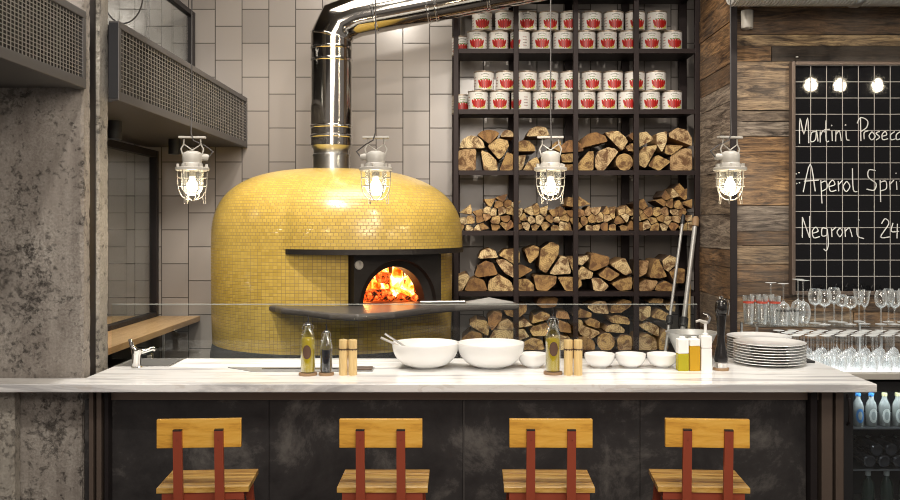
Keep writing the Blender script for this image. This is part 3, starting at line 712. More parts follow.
RCc += [conv(p, 570, 235) for p in [[(22,94),(74,84),(78,98),(52,126),(20,118)], [(80,144),(92,74),(164,92),(158,125),(106,148)], [(30,154),(50,130),(95,156),(90,180),(40,186)], [(170,124),(228,94),(258,156),(230,168)],
   [(120,170),(156,134),(208,166),(166,193)], [(90,176),(125,174),(162,206),(142,226),(100,224)], [(174,200),(258,170),(256,224),(206,229)], [(284,106),(328,107),(320,158),(284,178)],
   [(332,176),(352,106),(370,102),(404,172),(372,180)], [(386,106),(415,84),(444,96),(440,124),(410,152),(392,140)], [(286,206),(320,182),(366,186),(346,224),(290,226)], [(356,224),(362,202),(396,184),(430,202),(430,226)], [(414,156),(440,138),(480,142),(476,200),(436,200)]]]
RD = [conv(p, 450, 235) for p in [[(220,305),(242,287),(320,292),(317,320),(280,348),(238,334)], [(160,345),(184,322),(217,328),(214,352),(176,398),(160,374)], [(82,370),(110,352),(150,358),(163,386),(158,420),(90,382)],
   [(55,484),(52,432),(85,404),(130,412),(142,484)], [(194,392),(206,364),(240,350),(266,370),(264,394)], [(160,484),(164,436),(182,402),(224,397),(264,404),(266,484)], [(282,364),(310,352),(345,378),(286,386)],
   [(272,397),(308,392),(330,424),(286,440),(272,438)], [(304,484),(310,446),(345,430),(384,442),(394,484)], [(362,290),(370,264),(410,250),(450,264),(440,300),(388,304)], [(343,370),(350,337),(382,320),(416,332),(412,350)],
   [(335,400),(346,382),(406,366),(406,420),(346,420)], [(442,345),(446,320),(490,322),(500,352)], [(450,354),(500,372),(505,408),(456,402)], [(404,484),(410,428),(452,420),(500,428),(506,484)], [(512,380),(530,350),(550,356),(556,386),(530,400)]]]
RD += [conv(p, 570, 235) for p in [[(72,300),(108,278),(150,277),(162,330),(102,324)], [(10,332),(46,308),(90,326),(88,344),(20,345)], [(169,324),(176,296),(220,268),(256,277),(252,298),(212,324)], [(167,350),(196,334),(244,347),(250,374),(172,365)],
   [(64,362),(86,347),(125,362),(120,390),(72,375)], [(146,402),(160,378),(198,367),(228,395),(224,408)], [(30,382),(56,377),(128,407),(84,436),(42,414)], circ(150,446,37), [(200,484),(198,434),(216,416),(256,424),(258,484)],
   [(22,484),(20,434),(62,424),(100,446),(104,484)], [(284,302),(337,297),(334,340),(300,360),(286,354)], [(341,345),(372,308),(414,332),(408,358)], [(286,376),(330,364),(370,382),(368,424),(302,390)],
   [(278,484),(284,428),(320,414),(356,432),(364,484)], [(372,484),(372,446),(384,412),(404,398),(410,484)], [(326,282),(350,264),(390,267),(384,286)], [(396,292),(440,274),(438,320),(406,314)]]]
BAY = lambda x: 0 if x < 516 else 1 if x < 575.5 else 2 if x < 636 else 3
def shape_of(p):
    n = len(p)
    return 'round' if n == 12 else 'half-round' if n == 9 else {3:'wedge-shaped',4:'wedge-shaped',5:'thick quarter',6:'chunky',7:'chunky',8:'broad'}[n]
def emit(polys, zf, shelf, small, grp):
    recs = []
    for p in polys:
        cx = sum(q[0] for q in p)/len(p); cy = sum(q[1] for q in p)/len(p); yf = 225+(EYE-zf)*900/6.5
        h = yf-cy; recs.append([BAY(cx), h, cx, p])
    for b_ in range(4):
        rs = [r for r in recs if r[0] == b_]
        lh = 8.5 if small else 16
        lays = {}
        for r in rs: lays.setdefault(int(r[1]//lh), []).append(r)
        for l, lst in lays.items():
            lst.sort(key=lambda r: r[2])
            ln_ = ['bottom','second','third','fourth','fifth','sixth','seventh'][l]
            for i, r in enumerate(lst):
                o = make_log(r[3], '', small, zf)
                sh = 'thin split' if small else shape_of(r[3])
                tag(o, f"{sh} log, {ORD[i]} from left, {ln_} layer up, {ORD[b_]} bay, {shelf}", 'firewood log', grp)
emit(RA, 2.092, 'large log shelf under cans', False, 'large logs on the rack shelf under the cans')
emit(RCc, 1.224, 'large log shelf under kindling', False, 'large logs on the rack shelf under the kindling')
emit(RD, .797, 'lowest log shelf', False, 'large logs on the lowest rack shelf')
# kindling: tightly fitted small split pieces
top = [(458,221),(464,214),(470,204),(480,206),(490,201),(503,193),(510,202),(520,204),(530,205),(545,206),(560,205),(572,199),(580,196),(590,203),(600,210),(612,210),(625,207),(635,202),(645,204),(660,202),(668,194),(676,187),(692,186)]
def topy(x):
    for (a, b_) in zip(top, top[1:]):
        if a[0] <= x <= b_[0]: return a[1]+(b_[1]-a[1])*(x-a[0])/(b_[0]-a[0])
    return 230
def clip(poly, px_, py_, nx, ny):
    o = []
    for i in range(len(poly)):
        a, b_ = poly[i], poly[(i+1) % len(poly)]; da = (a[0]-px_)*nx+(a[1]-py_)*ny; db = (b_[0]-px_)*nx+(b_[1]-py_)*ny
        if da <= 0: o.append(a)
        if da*db < 0: s = da/(da-db); o.append((a[0]+(b_[0]-a[0])*s, a[1]+(b_[1]-a[1])*s))
    return o
seeds = []; kr = random.Random(5)
for j in range(7):
    for i in range(30):
        x = 459+i*8.6+(4.3 if j % 2 else 0)+kr.uniform(-2.6,2.6); y = 226-j*7.4+kr.uniform(-2.4,2.4)
        if 458.5 < x < 691 and y > topy(x)+1: seeds.append((x, y))
kind = []
for s_ in seeds:
    lim = 8.2; a_ = kr.uniform(0,6); ns = kr.choice((3,3,4)); poly = [(s_[0]+lim*kr.uniform(.85,1.15)*math.cos(a+a_), s_[1]+lim*kr.uniform(.8,1.1)*math.sin(a+a_)) for a in [2*PI*i/ns+kr.uniform(-.3,.3) for i in range(ns)]]
    for q in seeds:
        if q is s_: continue
        dx, dy = q[0]-s_[0], q[1]-s_[1]
        if dx*dx+dy*dy > 250: continue
        poly = clip(poly, (q[0]+s_[0])/2, (q[1]+s_[1])/2, dx, dy)
        if len(poly) < 3: break
    if len(poly) < 3: continue
    poly = clip(poly, 0, 230.3, 0, 1); poly = clip(poly, 458, 0, -1, 0); poly = clip(poly, 692.5, 0, 1, 0)
    if len(poly) >= 3:
        ar = abs(sum(poly[i][0]*poly[(i+1)%len(poly)][1]-poly[(i+1)%len(poly)][0]*poly[i][1] for i in range(len(poly))))/2
        if ar > 12: kind.append(shrink(poly, .95))
emit(kind, 1.66, 'kindling shelf', True, 'thin kindling on the rack')

# peels leaning on the rack
def pole(name, label, a, b_, r, m, grip):
    d = (a-b_); t = thing(name, label, 'pole', b_); L_ = d.length; q = Vector((0,0,1)).rotation_difference(d.normalized()).to_matrix().to_4x4()
    MB().lathe([(0,.02),(r,.02),(r,L_),(0,L_)], 14, mat=q).build('shaft', m, t)
    MB().lathe([(0,L_),(r*1.5,L_),(r*1.5,L_+.05),(r*.8,L_+.07),(0,L_+.07)], 14, mat=q).build('end_cap', grip, t)
    MB().lathe([(r+.001,L_*.585),(r+.014,L_*.59),(r+.014,L_*.62),(r+.001,L_*.625)], 14, mat=q).build('clamp', 'black', t)
    MB().lathe([(0,0),(r*1.4,0),(r*1.4,.03),(0,.03)], 14, mat=q).build('foot', 'rubber', t)
pole('peel_handle', 'thinner brushed steel peel handle with dark cap leaning at the rack end', P(682.3,224,6.40), Vector((1.30,6.12,.01)), .011, 'dull_steel', 'black')
pole('peel_handle', 'thicker grey steel peel handle with pale cap leaning on the rack end', P(695.0,226,6.37), Vector((1.40,6.08,.01)), .017, 'dull_steel', 'cork')
pole('broom_handle', 'short tan wooden handle standing behind the steel peel handles', P(689.4,275,6.42), Vector((1.61,6.30,.01)), .010, 'mill', 'mill')
# ------------------------------------------------------------------ counter
ZT = 1.011
def C(px_, yb): Y = (EYE-ZT)*900/(yb-225); return Vector((X(px_, Y), Y, ZT))
xs = [-2.46,-1.68,-1.66,-1.415,1.817]; ys = [3.90,4.06,4.395,4.625,4.66]
def cell(i, j):
    if i == 0: return j == 0
    if i == 2 and j == 2: return False
    if i == 1 and j == 3: return True
    return True
ct = MB(); idx = {}
vs = []
def vid(i, j, k):
    if (i, j, k) not in idx: idx[(i,j,k)] = len(vs); vs.append((xs[i], ys[j], (ZT-.037, ZT)[k]))
    return idx[(i,j,k)]
fs = []
nx, ny = len(xs)-1, len(ys)-1
for i in range(nx):
    for j in range(ny):
        if not cell(i, j): continue
        fs += [(vid(i,j,1), vid(i+1,j,1), vid(i+1,j+1,1), vid(i,j+1,1)), (vid(i,j,0), vid(i,j+1,0), vid(i+1,j+1,0), vid(i+1,j,0))]
        for (di, dj, a, b_) in ((-1,0,(0,1),(0,0)), (1,0,(1,0),(1,1)), (0,-1,(0,0),(1,0)), (0,1,(1,1),(0,1))):
            q, r_ = i+di, j+dj
            if 0 <= q < nx and 0 <= r_ < ny and cell(q, r_): continue
            p1, p2 = (i+a[0], j+a[1]), (i+b_[0], j+b_[1]); fs.append((vid(*p1,0), vid(*p2,0), vid(*p2,1), vid(*p1,1)))
cn = thing('bar_counter', 'long bar counter with white veined marble top and blackened steel front', 'bar counter')
ct.add(vs, fs).build('marble_top', 'marble', cn, bevel=.004, seg=2, recalc=True)
f = MB()
for a, b_ in ((85,110),(110.6,269),(269.3,463),(464,640),(640.3,806)): f.box(X(a,4.08)+.0,X(b_,4.08)-.001,4.08,4.10,.02,.91)
f.build('front_panel', 'blacksteel', cn, bevel=.001)
MB().box(-1.66,1.66,4.065,4.12,.91,ZT-.038).build('top_rail', 'rail_steel', cn, bevel=.002)
s = MB(); s.box(-1.64,1.58,4.60,4.62,.02,.975); s.build('back_panel', 'darksteel', cn)
MB().box(X(463,4.07)+.001,X(463,4.07)+.007,4.072,4.081,.0,.905).build('joint_strip', 'grey_steel', cn)
for a, b_ in ((90.5,95),(98,103),(106,110)): MB().box(X(a,4.05),X(b_,4.05),4.03,4.079,.0,ZT-.0385).build('corner_channel', 'bronze_steel' if a < 104 else 'darksteel', cn, bevel=.002)
for a, b_ in ((808,815),(819,830),(833,841)): MB().box(X(a,4.06),X(b_,4.06),4.03,4.12,.0,ZT-.0385).build('corner_channel', 'bronze_steel' if a > 815 else 'darksteel', cn, bevel=.003)
MB().lathe([(0,0),(.012,0),(.014,.012),(.010,.016),(0,.016)], 16, c=(X(864,3.98),3.98,ZT-.053)).build('underside_bolt', 'chrome', cn, recalc=True)
# lower part of the concrete wall below the counter
lw = thing('concrete_pier', 'rough concrete pier below the left end of the marble counter', 'pier'); lw['kind'] = 'structure'
jag_box(-2.45,X(84.5,4.10),4.07,4.30,0,ZT-.0385,.014,.010,9).build('pier_body', 'concrete', lw, recalc=True)
jag_box(-2.45,X(14,4.0),4.0,4.06,0,ZT-.0385,.014,.010,10).build('pier_edge', 'concrete_rough', lw, recalc=True)
# sink and tap
sk = thing('sink', 'stainless steel sink set into the marble counter beside the column', 'sink', (0,0,0))
b = MB(); a0, a1, b0, b1 = -1.659, -1.416, 4.396, 4.624
b.box(a0,a1,b0,b1,ZT-.15,ZT-.146); b.box(a0,a0+.003,b0,b1,ZT-.146,ZT+.002); b.box(a1-.003,a1,b0,b1,ZT-.146,ZT+.002); b.box(a0+.003,a1-.003,b0,b0+.003,ZT-.146,ZT+.002); b.box(a0+.003,a1-.003,b1-.003,b1,ZT-.146,ZT+.002)
b.build('basin', 'dull_steel', sk)
b = MB(); e = .014; b.box(a0-e+.0,a1+e,b0-e,b0,ZT+.0005,ZT+.003); b.box(a0-e,a1+e,b1,b1+e,ZT+.0005,ZT+.003); b.box(a0-e,a0,b0,b1,ZT+.0005,ZT+.003); b.box(a1,a1+e,b0,b1,ZT+.0005,ZT+.003); b.build('rim', 'steel', sk)
MB().lathe([(0,0),(.02,0),(.022,.003),(0,.003)], 20, c=(-1.54,4.51,ZT-.1455)).build('drain', 'chrome', sk)
c = C(136.5, 368); tp = thing('tap', 'small chrome mixer tap standing at the front of the sink', 'tap', c)
MB().lathe([(0,0),(.026,0),(.026,.006),(.021,.01),(.021,.062),(.024,.07),(.024,.088),(.018,.092),(0,.093)], 28).build('tap_body', 'chrome', tp)
MB().tube([(.0,.01,.070),(.03,.03,.078),(.062,.05,.087),(.072,.055,.080)], [.012,.011,.010,.009], 14).build('spout', 'chrome', tp)
MB().tube([(-.006,0,.088),(-.02,-.002,.105),(-.030,-.006,.140)], [.013,.012,.009], 12).build('lever', 'chrome', tp)
# recessed steel tray
c = C(305, 370); tr = thing('steel_rail', 'long flush stainless steel rail in the counter behind the oil bottles', 'steel rail', (0,0,0))
y0, y1 = 4.22, 4.34; a0, a1 = X(238,4.3), X(374,4.3)
MB().plan([(X(258,4.22)-.03,y0),(a1,y0),(a1,y1),(a0-.06,y1)], ZT+.0005, ZT+.004).build('plate', plain('satin_steel', (.32,.32,.315), .4, .4), tr, bevel=.001)
MB().box(X(262,4.26),X(345,4.26),y0+.03,y0+.045,ZT+.0045,ZT+.012).build('ridge', 'chrome', tr, bevel=.002)
MB().box(X(350,4.26),X(372,4.26),y0+.02,y1-.02,ZT+.0045,ZT+.012).build('end_cover', 'bronze_steel', tr, bevel=.002)
# glass screen
gs = thing('glass_screen', 'low clear glass screen standing along the back of the counter', 'glass screen')
MB().box(X(112,4.645),X(697,4.645),4.640,4.648,ZT+.001,zz(304.5,4.645)).build('glass_pane', 'window', gs)
MB().box(X(112,4.645),X(697,4.645),4.640,4.648,zz(304.5,4.645),zz(304.5,4.645)+.0035).build('polished_edge', plain('glass_edge', (.30,.32,.30), .3), gs)
for x in (150,330,520,690): MB().box(X(x,4.645)-.012,X(x,4.645)+.012,4.634,4.654,ZT,ZT+.018).build('clamp', 'chrome', gs, bevel=.002)

# ------------------------------------------------------------------ tableware
def bowl_prof(R_, h, foot, th=.004):
    o = []
    for i in range(11): a = PI/2*i/10; o.append((foot+(R_-foot)*math.sin(a)**1.0, .006+(h-.006)*(1-math.cos(a))**.95))
    inn = [(r-th, z+.003) for r, z in o[::-1]][1:]
    return [(0,.002),(foot-.004,.002),(foot-.003,0),(foot,0)]+o+[(R_-th*.3,h+.003),(R_-th,h+.002)]+[(max(0,r), z) for r, z in inn]+[(0,.009)]
c = C(425.5,370); c.y += .0
bw = thing('mixing_bowl', 'large white bowl with serving utensil handles, right of the wooden mills', 'bowl', (X(425.5,4.36),4.36,ZT), 0, 'large white bowls on the counter')
MB().lathe(bowl_prof(.163,.118,.066), 56).build('bowl', 'china', bw)
dup(bw, (X(490.8,4.36),4.36,ZT), label='large white bowl without utensils, behind and left of the single oil bottle')
tg = thing('serving_tongs', 'pair of steel and white utensil handles resting in the left large bowl', 'serving utensils', (X(425.5,4.36),4.36,ZT))
MB().tube([(.00,-.03,.022),(-.10,-.05,.098),(-.21,-.07,.152)], [.006,.005,.006], 8).build('fork_handle', 'white_metal', tg)
MB().tube([(.02,-.0,.020),(-.10,-.01,.102),(-.195,-.02,.165)], [.006,.005,.005], 8).build('spoon_handle', 'steel', tg)
sb = None
for i, (x, lb_) in enumerate([(533,'small white bowl partly hidden by the single oil bottle'),(599.5,'small white bowl just right of the right-hand wooden mills'),(630.5,'small white bowl, middle one of the three between mills and squeeze bottles'),(662,'small white bowl directly left of the green oil squeeze bottle')]):
    loc = (X(x,4.36), 4.36, ZT)
    if sb is None:
        sb = thing('small_bowl', lb_, 'bowl', loc, 0, 'small white bowls on the counter'); MB().lathe(bowl_prof(.0735,.064,.032,.003), 40).build('bowl', 'china', sb)
    else: dup(sb, loc, label=lb_)
def swing_bottle(lab, loc, h, R_, liq, fill, labr):
    t = thing('oil_bottle', lab, 'bottle', loc)
    z0 = .014; s_ = h
    MB().lathe([(0,0),(R_*1.25,0),(R_*1.28,.004),(R_*1.25,z0-.002),(0,z0-.002)], 28).build('wooden_coaster', 'cork', t)
    pr = [(0,z0),(R_*.95,z0),(R_,z0+.006),(R_,z0+.60*s_),(R_*.9,z0+.66*s_),(R_*.5,z0+.80*s_),(R_*.40,z0+.88*s_),(R_*.46,z0+.885*s_),(R_*.46,z0+.91*s_)]
    MB().lathe(pr, 28).build('glass_body', 'bottleglass', t)
    fz = z0+fill*s_; lp = [(0,z0+.003),(R_*.93,z0+.003),(R_*.965,z0+.008),(R_*.965,min(fz, z0+.6*s_))]+([(R_*.87,fz)] if fz > z0+.6*s_ else [])+[(0,fz)]
    MB().lathe(lp, 28).build('liquid', liq, t)
    MB().lathe([(0,z0+.90*s_),(R_*.42,z0+.90*s_),(R_*.48,z0+.93*s_),(R_*.34,z0+.955*s_),(0,z0+.96*s_)], 16).build('stopper', 'black', t)
    MB().tube([(0,0,z0+.95*s_),(.002,0,z0+1.03*s_),(-.002,0,z0+1.10*s_)], [.0045,.003,.0025], 8).build('pourer', 'black', t)
    w = MB()
    for sg in (-1,1): w.tube([(sg*R_*.5,-.002,z0+.93*s_),(sg*R_*.75,-.004,z0+.86*s_),(sg*R_*.62,-.004,z0+.79*s_),(sg*R_*.9,-.004,z0+.72*s_),(sg*R_*.55,-.004,z0+.74*s_)], .0016, 6)
    w.tube([(R_*.52*math.cos(2*PI*i/16), R_*.52*math.sin(2*PI*i/16)-.001, z0+.925*s_) for i in range(16)], .0018, 6, closed=True)
    w.build('wire_clasp', 'chrome', t)
    if labr:
        m = MB(); patch(m, 0, z0+.40*s_, R_*.62, R_*.95, R_*1.012, 0, 24); m.build('round_label', 'mill_dark', t)
    return t
swing_bottle('tall swing-top bottle of yellow olive oil with oval brown label, left of the vinegar bottle', C(308,375), .238, .0335, 'oil', .66, True)
swing_bottle('short swing-top bottle of black vinegar between the olive oil and wooden mills', C(326.3,375), .20, .028, 'vinegar', .52, False)
swing_bottle('swing-top bottle of yellow oil with brown label beside the right-hand wooden mills', C(553,374), .265, .0345, 'oil', .57, True)
ml = None
for x, lb_, dx in [(343.3,'left one of the pale wooden mill pair beside the vinegar bottle',0),(352.7,'right one of the pale wooden mill pair beside the vinegar bottle',0),(568.3,'left one of the pale wooden mill pair beside the tall single oil bottle',0),(578.0,'right one of the pale wooden mill pair beside the tall single oil bottle',0)]:
    c = C(x, 375)
    if ml is None:
        ml = thing('wooden_mill', lb_, 'pepper mill', c, 0, 'pale wooden mills')
        MB().lathe([(0,0),(.0195,0),(.0202,.002),(.0202,.115),(.0198,.116)], 24).build('mill_body', 'mill', ml)
        MB().lathe([(.0188,.116),(.0188,.121)], 24).build('dark_ring', 'mill_dark', ml)
        MB().lathe([(.0198,.121),(.0202,.122),(.0202,.160),(.0195,.1615),(0,.1615)], 24).build('mill_head', 'mill', ml)
        MB().lathe([(0,.160),(.005,.160),(.006,.166),(0,.169)], 12).build('top_knob', 'chrome', ml)
        rg = MB()
        for i in range(10): a = 2*PI*i/10; rg.cbox((.0196*math.cos(a), .0196*math.sin(a), .1185), (.004,.004,.009), 0, Matrix.Rotation(a, 3, 'Z'))
        rg.build('ring_marks', 'mill_dark', ml)
    else: dup(ml, c, .4, lb_)
def squeeze(lab, x, liq, fill, h, pump=False):
    t = thing('squeeze_bottle', lab, 'bottle', C(x, 371)+Vector((0,.02,0)), 0, None); w = .0255
    b_ = MB(); b_.box(-w,w,-w,w,h*fill,h*.93); b_.build('upper_body', 'white_plastic', t, bevel=.005)
    b_ = MB(); b_.box(-w,w,-w,w,0,h*fill); b_.build('filled_part', liq, t, bevel=.004)
    MB().lathe([(0,h*.93),(.015,h*.93),(.014,h*.98),(.006,h),(0,h)], 20).build('cap', 'white_plastic', t)
    if pump:
        MB().tube([(0,0,h),(0,0,h+.03),(0,0,h+.045)], .007, 10).build('pump_stem', 'white_plastic', t)
        MB().tube([(.010,0,h+.048),(-.004,0,h+.050),(-.028,-.004,h+.058),(-.046,-.006,h+.054)], [.008,.009,.007,.006], 10).build('nozzle', 'white_metal', t)
        MB().tube([(.012,0,h+.045),(.022,0,h+.070),(.010,0,h+.088),(-.012,0,h+.094)], [.008,.008,.006,.004], 10).build('curved_lever', 'chrome', t)
squeeze('square squeeze bottle half full of yellow green oil beside the small white bowl', 683.3, 'greenliq', .50, .163)
squeeze('square squeeze bottle of orange oil between the green and white squeeze bottles', 694.8, 'orange_oil', .72, .163)
squeeze('white square bottle with chrome pump beside the dark pepper mill', 706.5, 'white_plastic', .6, .178, True)
cb_ = thing('steel_bowl', 'wide pale grey metal bowl behind the squeeze bottles', 'bowl', (X(691.5,4.50),4.50,ZT))
MB().lathe([(0,.0),(.05,.0),(.055,.004),(.095,.09),(.122,.150),(.128,.152),(.128,.156),(.118,.154),(.09,.092),(.05,.008),(0,.006)], 44).build('bowl', plain('dull_aluminium', (.5,.51,.5), .4, .5), cb_)
pm = thing('pepper_mill', 'tall black glossy pepper mill with chrome knob standing on a wooden base', 'pepper mill', C(721,370))
MB().lathe([(0,0),(.036,0),(.038,.003),(.036,.012),(0,.012)], 28).build('wooden_base', 'cork', pm)
MB().lathe([(0,.012),(.030,.012),(.030,.03),(.031,.033),(.030,.040)], 28).build('metal_foot', 'chrome', pm)
MB().lathe([(.030,.040),(.031,.05),(.029,.08),(.020,.12),(.017,.16),(.020,.21),(.026,.262),(.022,.268)], 28).build('mill_body', 'blackwood', pm)
MB().lathe([(.021,.268),(.027,.275),(.029,.30),(.026,.325),(.018,.333),(0,.335)], 28).build('mill_head', 'blackwood', pm)
MB().lathe([(0,.333),(.006,.335),(.010,.342),(.010,.350),(0,.356)], 16).build('top_knob', 'chrome', pm)
cr2 = MB().tube([(.012,-.01,.338),(.03,-.012,.33),(.036,-.012,.30),(.030,-.012,.262)], .003, 8).build('side_wire', 'chrome', pm)
# plates
def plate_mesh(R_):
    return [(0,.001),(R_*.58,.001),(R_*.60,0),(R_*.63,.001),(R_*.68,.004),(R_*.97,.013),(R_,.0155),(R_*.995,.0175),(R_*.96,.0165),(R_*.70,.0075),(R_*.62,.0055),(0,.0055)]
pl0 = None
def stack(cx, cy, z, n, R_, dz, where, grp):
    base = None
    for i in range(n):
        pos = 'bottom plate' if i == 0 else 'top plate' if i == n-1 else f'{ORD[i]} plate from the bottom'
        lb_ = f'white plate, {pos} of the {where}'
        loc = (cx+lr.uniform(-.0015,.0015), cy, z+i*dz)
        if base is None: base = MB().lathe(plate_mesh(R_), 64).build('dinner_plate', 'china', loc=loc); tag(base, lb_, 'plate', grp)
        else: o = base.copy(); COL.objects.link(o); o.location = loc; o['label'] = lb_
stack(X(769.5,4.47), 4.47, ZT, 8, .174, .0133, 'nearer stack on the counter', 'white plates in the nearer stack')
stack(X(759,4.96), 4.96, .9015, 14, .172, .0133, 'farther stack behind', 'white plates in the farther stack')

# ------------------------------------------------------------------ back bar
bb = thing('back_bar', 'pale steel back bar surface with raised glass shelf under the drinks board', 'bar shelf')
BBZ = .90
MB().box(1.36,1.712,4.70,5.53,BBZ-.04,BBZ).build('side_worktop', 'steel', bb, bevel=.003)
MB().box(1.7125,3.55,4.85,5.53,BBZ-.035,BBZ).build('worktop', 'white_metal', bb, bevel=.004)
MB().box(1.84,3.55,5.20,5.50,1.112,1.118).build('glass_shelf', 'window', bb)
MB().box(1.70,1.839,5.20,5.50,1.112,1.118).build('glass_shelf', 'window', bb)
for x in (1.73, 2.45, 3.3):
    MB().box(x-.006,x+.006,5.485,5.497,BBZ,1.111).build('shelf_post', 'steel', bb)
    MB().box(x-.006,x+.006,5.203,5.215,BBZ,1.111).build('shelf_post', 'steel', bb)
MB().box(1.79,3.5,4.90,5.46,BBZ,BBZ+.0015).build('light_panel', 'light_panel', bb)
MB().box(1.38,2.09,4.95,5.5,.02,BBZ-.041).build('base_cabinet', 'darksteel', bb)
# stemware
def wineglass(name, lab, h, rb, hb, foot=.034, loc=(0,0,0), inv=False, grp=None, shape=0):
    """bowl radius rb, bowl height hb"""
    zb_ = h-hb; pr = [(0,0),(foot,.001),(foot,.0025),(.006,.007),(.0038,.02),(.0035,zb_-.012),(.007,zb_)]
    for i in range(1, 9):
        a = i/8
        if shape == 0: r = rb*math.sin(.5+a*1.95)**.8
        elif shape == 1: r = rb*(.35+.65*a**.55)
        else: r = rb*math.sin(.42+a*1.6)**.7
        pr.append((r, zb_+hb*a))
    t = thing(name, lab, 'glass', loc, 0, grp)
    m = Matrix.Translation((0,0,h))@Matrix.Rotation(PI, 4, 'X') if inv else None
    k = 6
    MB().lathe(pr[k:], 22, mat=m).build('glass_bowl', 'glass', t)
    MB().lathe(pr[:k+1], 14, mat=m).build('stem', 'glass', t)
    return t
g0 = None
rn = ['front','second','third','fourth','fifth']
for r_ in range(5):
    for i in range(12):
        x = 1.845+i*.083+(.04 if r_ % 2 else 0); y = 4.92+r_*.064 if r_ < 4 else 5.172
        if x > 2.78: continue
        lb_ = f'upside-down stemmed glass, {ORD[i]} from left in the {rn[r_]} row on back bar'
        if g0 is None: g0 = wineglass('stemmed_glass', lb_, .196, .0315, .095, .031, (x,y,BBZ+.002), True, 'upside-down stemmed glasses on the back bar', 2)
        else: dup(g0, (x+lr.uniform(-.003,.003), y, BBZ+.0005), label=lb_)
SZ = 1.1185
def xp(px_, Y): return X(px_, Y)
w0 = wineglass('wine_glass', 'upright rounded wine glass, leftmost of the three beside the inverted goblets', .205, .040, .10, .034, (xp(815,5.33),5.33,SZ), False, 'upright wine glasses on the glass shelf')
dup(w0, (xp(824.5,5.25)+.0,5.25,SZ), label='upright rounded wine glass, nearest of the three beside the inverted goblets')
dup(w0, (xp(834,5.42),5.42,SZ), label='upright rounded wine glass, rear one of the three beside the inverted goblets')
k0 = wineglass('coupe_glass', 'low wide glass on a short stem, left one of two on glass shelf', .165, .036, .072, .032, (xp(842,5.37),5.37,SZ), False, 'low stemmed glasses on the glass shelf')
dup(k0, (xp(850.5,5.26),5.26,SZ), label='low wide glass on a short stem, right one of two on glass shelf')
f0 = wineglass('tulip_glass', 'tapered tulip glass, rear one of two right of the low glasses', .195, .034, .095, .032, (xp(859,5.42),5.42,SZ), False, 'tulip glasses on the glass shelf', 1)
dup(f0, (xp(864.5,5.29),5.29,SZ), label='tapered tulip glass, nearer one of two right of the low glasses')
h0 = None
for i, (x, Y) in enumerate([(881,5.27),(888.5,5.40),(894.5,5.26),(903,5.38),(908,5.25)]):
    lb_ = f'upright wine glass, {ORD[i]} from left in the group at the right picture edge'
    if h0 is None: h0 = wineglass('wine_glass', lb_, .20, .036, .105, .032, (xp(x,Y),Y,SZ), False, 'upright wine glasses at the right edge')
    else: dup(h0, (xp(x,Y),Y,SZ), label=lb_)
i0 = wineglass('goblet', 'upside-down goblet, left one behind the striped tumblers', .235, .040, .125, .033, (xp(769.5,5.46),5.44,SZ), True, 'upside-down goblets on the glass shelf')
dup(i0, (xp(781,5.40),5.36,SZ), label='upside-down goblet, right one behind the striped tumblers')
j0 = wineglass('goblet', 'upside-down tall goblet, rear one next to the menu board corner', .255, .043, .13, .036, (xp(798,5.45),5.45,SZ), True, 'upside-down tall goblets by the menu board')
dup(j0, (xp(804.5,5.32),5.34,SZ), label='upside-down tall goblet, front one next to the menu board corner')
tb0 = None
for i, (x, Y) in enumerate([(748.5,5.30),(755.5,5.42),(762,5.29),(768.5,5.41),(775,5.28)]):
    lb_ = f'tall clear tumbler with red band, {ORD[i]} from left at wooden corner'
    loc = (xp(x,Y), Y, SZ)
    if tb0 is None:
        tb0 = thing('tumbler', lb_, 'glass', loc, 0, 'tall tumblers with red bands')
        MB().lathe([(0,0),(.024,0),(.026,.004),(.033,.165),(.031,.165),(.0245,.008),(0,.008)], 24).build('glass_wall', 'glass', tb0)
        MB().lathe([(.0318,.122),(.0322,.134)], 24).build('red_band', 'red_glass', tb0)
    else: dup(tb0, loc, label=lb_)
st0 = None
for i, (x, Y) in enumerate([(776,5.02),(785,4.98)]):
    pass
for i, (x, Y, l_) in enumerate([(781,5.23,'left'),(791,5.235,'right')]):
    lb_ = f'short clear tumbler with a dark printed band, {l_} one beside the tall tumblers'
    loc = (xp(x,Y)+.012, Y, SZ)
    if st0 is None:
        st0 = thing('short_tumbler', lb_, 'glass', loc, 0, 'short printed tumblers')
        MB().lathe([(0,0),(.027,0),(.029,.004),(.034,.10),(.032,.10),(.0275,.010),(0,.010)], 24).build('glass_wall', 'glass', st0)
        m = MB()
        for q in range(26): a = 2*PI*q/26; m.cbox((.0335*math.cos(a), .0335*math.sin(a), .084), (.001,.004,.010), 0, Matrix.Rotation(a, 3, 'Z'))
        m.build('printed_band', 'black', st0)
    else: dup(st0, loc, label=lb_)
ed = MB().box(X(805,4.6),X(819,4.6),4.665,4.69,.955,ZT+.0).build('tray_edge', 'black', None)
bpy.data.objects.remove(ed)

dt = thing('drip_tray', 'small flat black tray on the counter corner right of the plates', 'tray', (1.752,4.55,ZT))
MB().box(-.022,.03,-.06,.06,0,.010).build('tray_body', 'black', dt, bevel=.002)
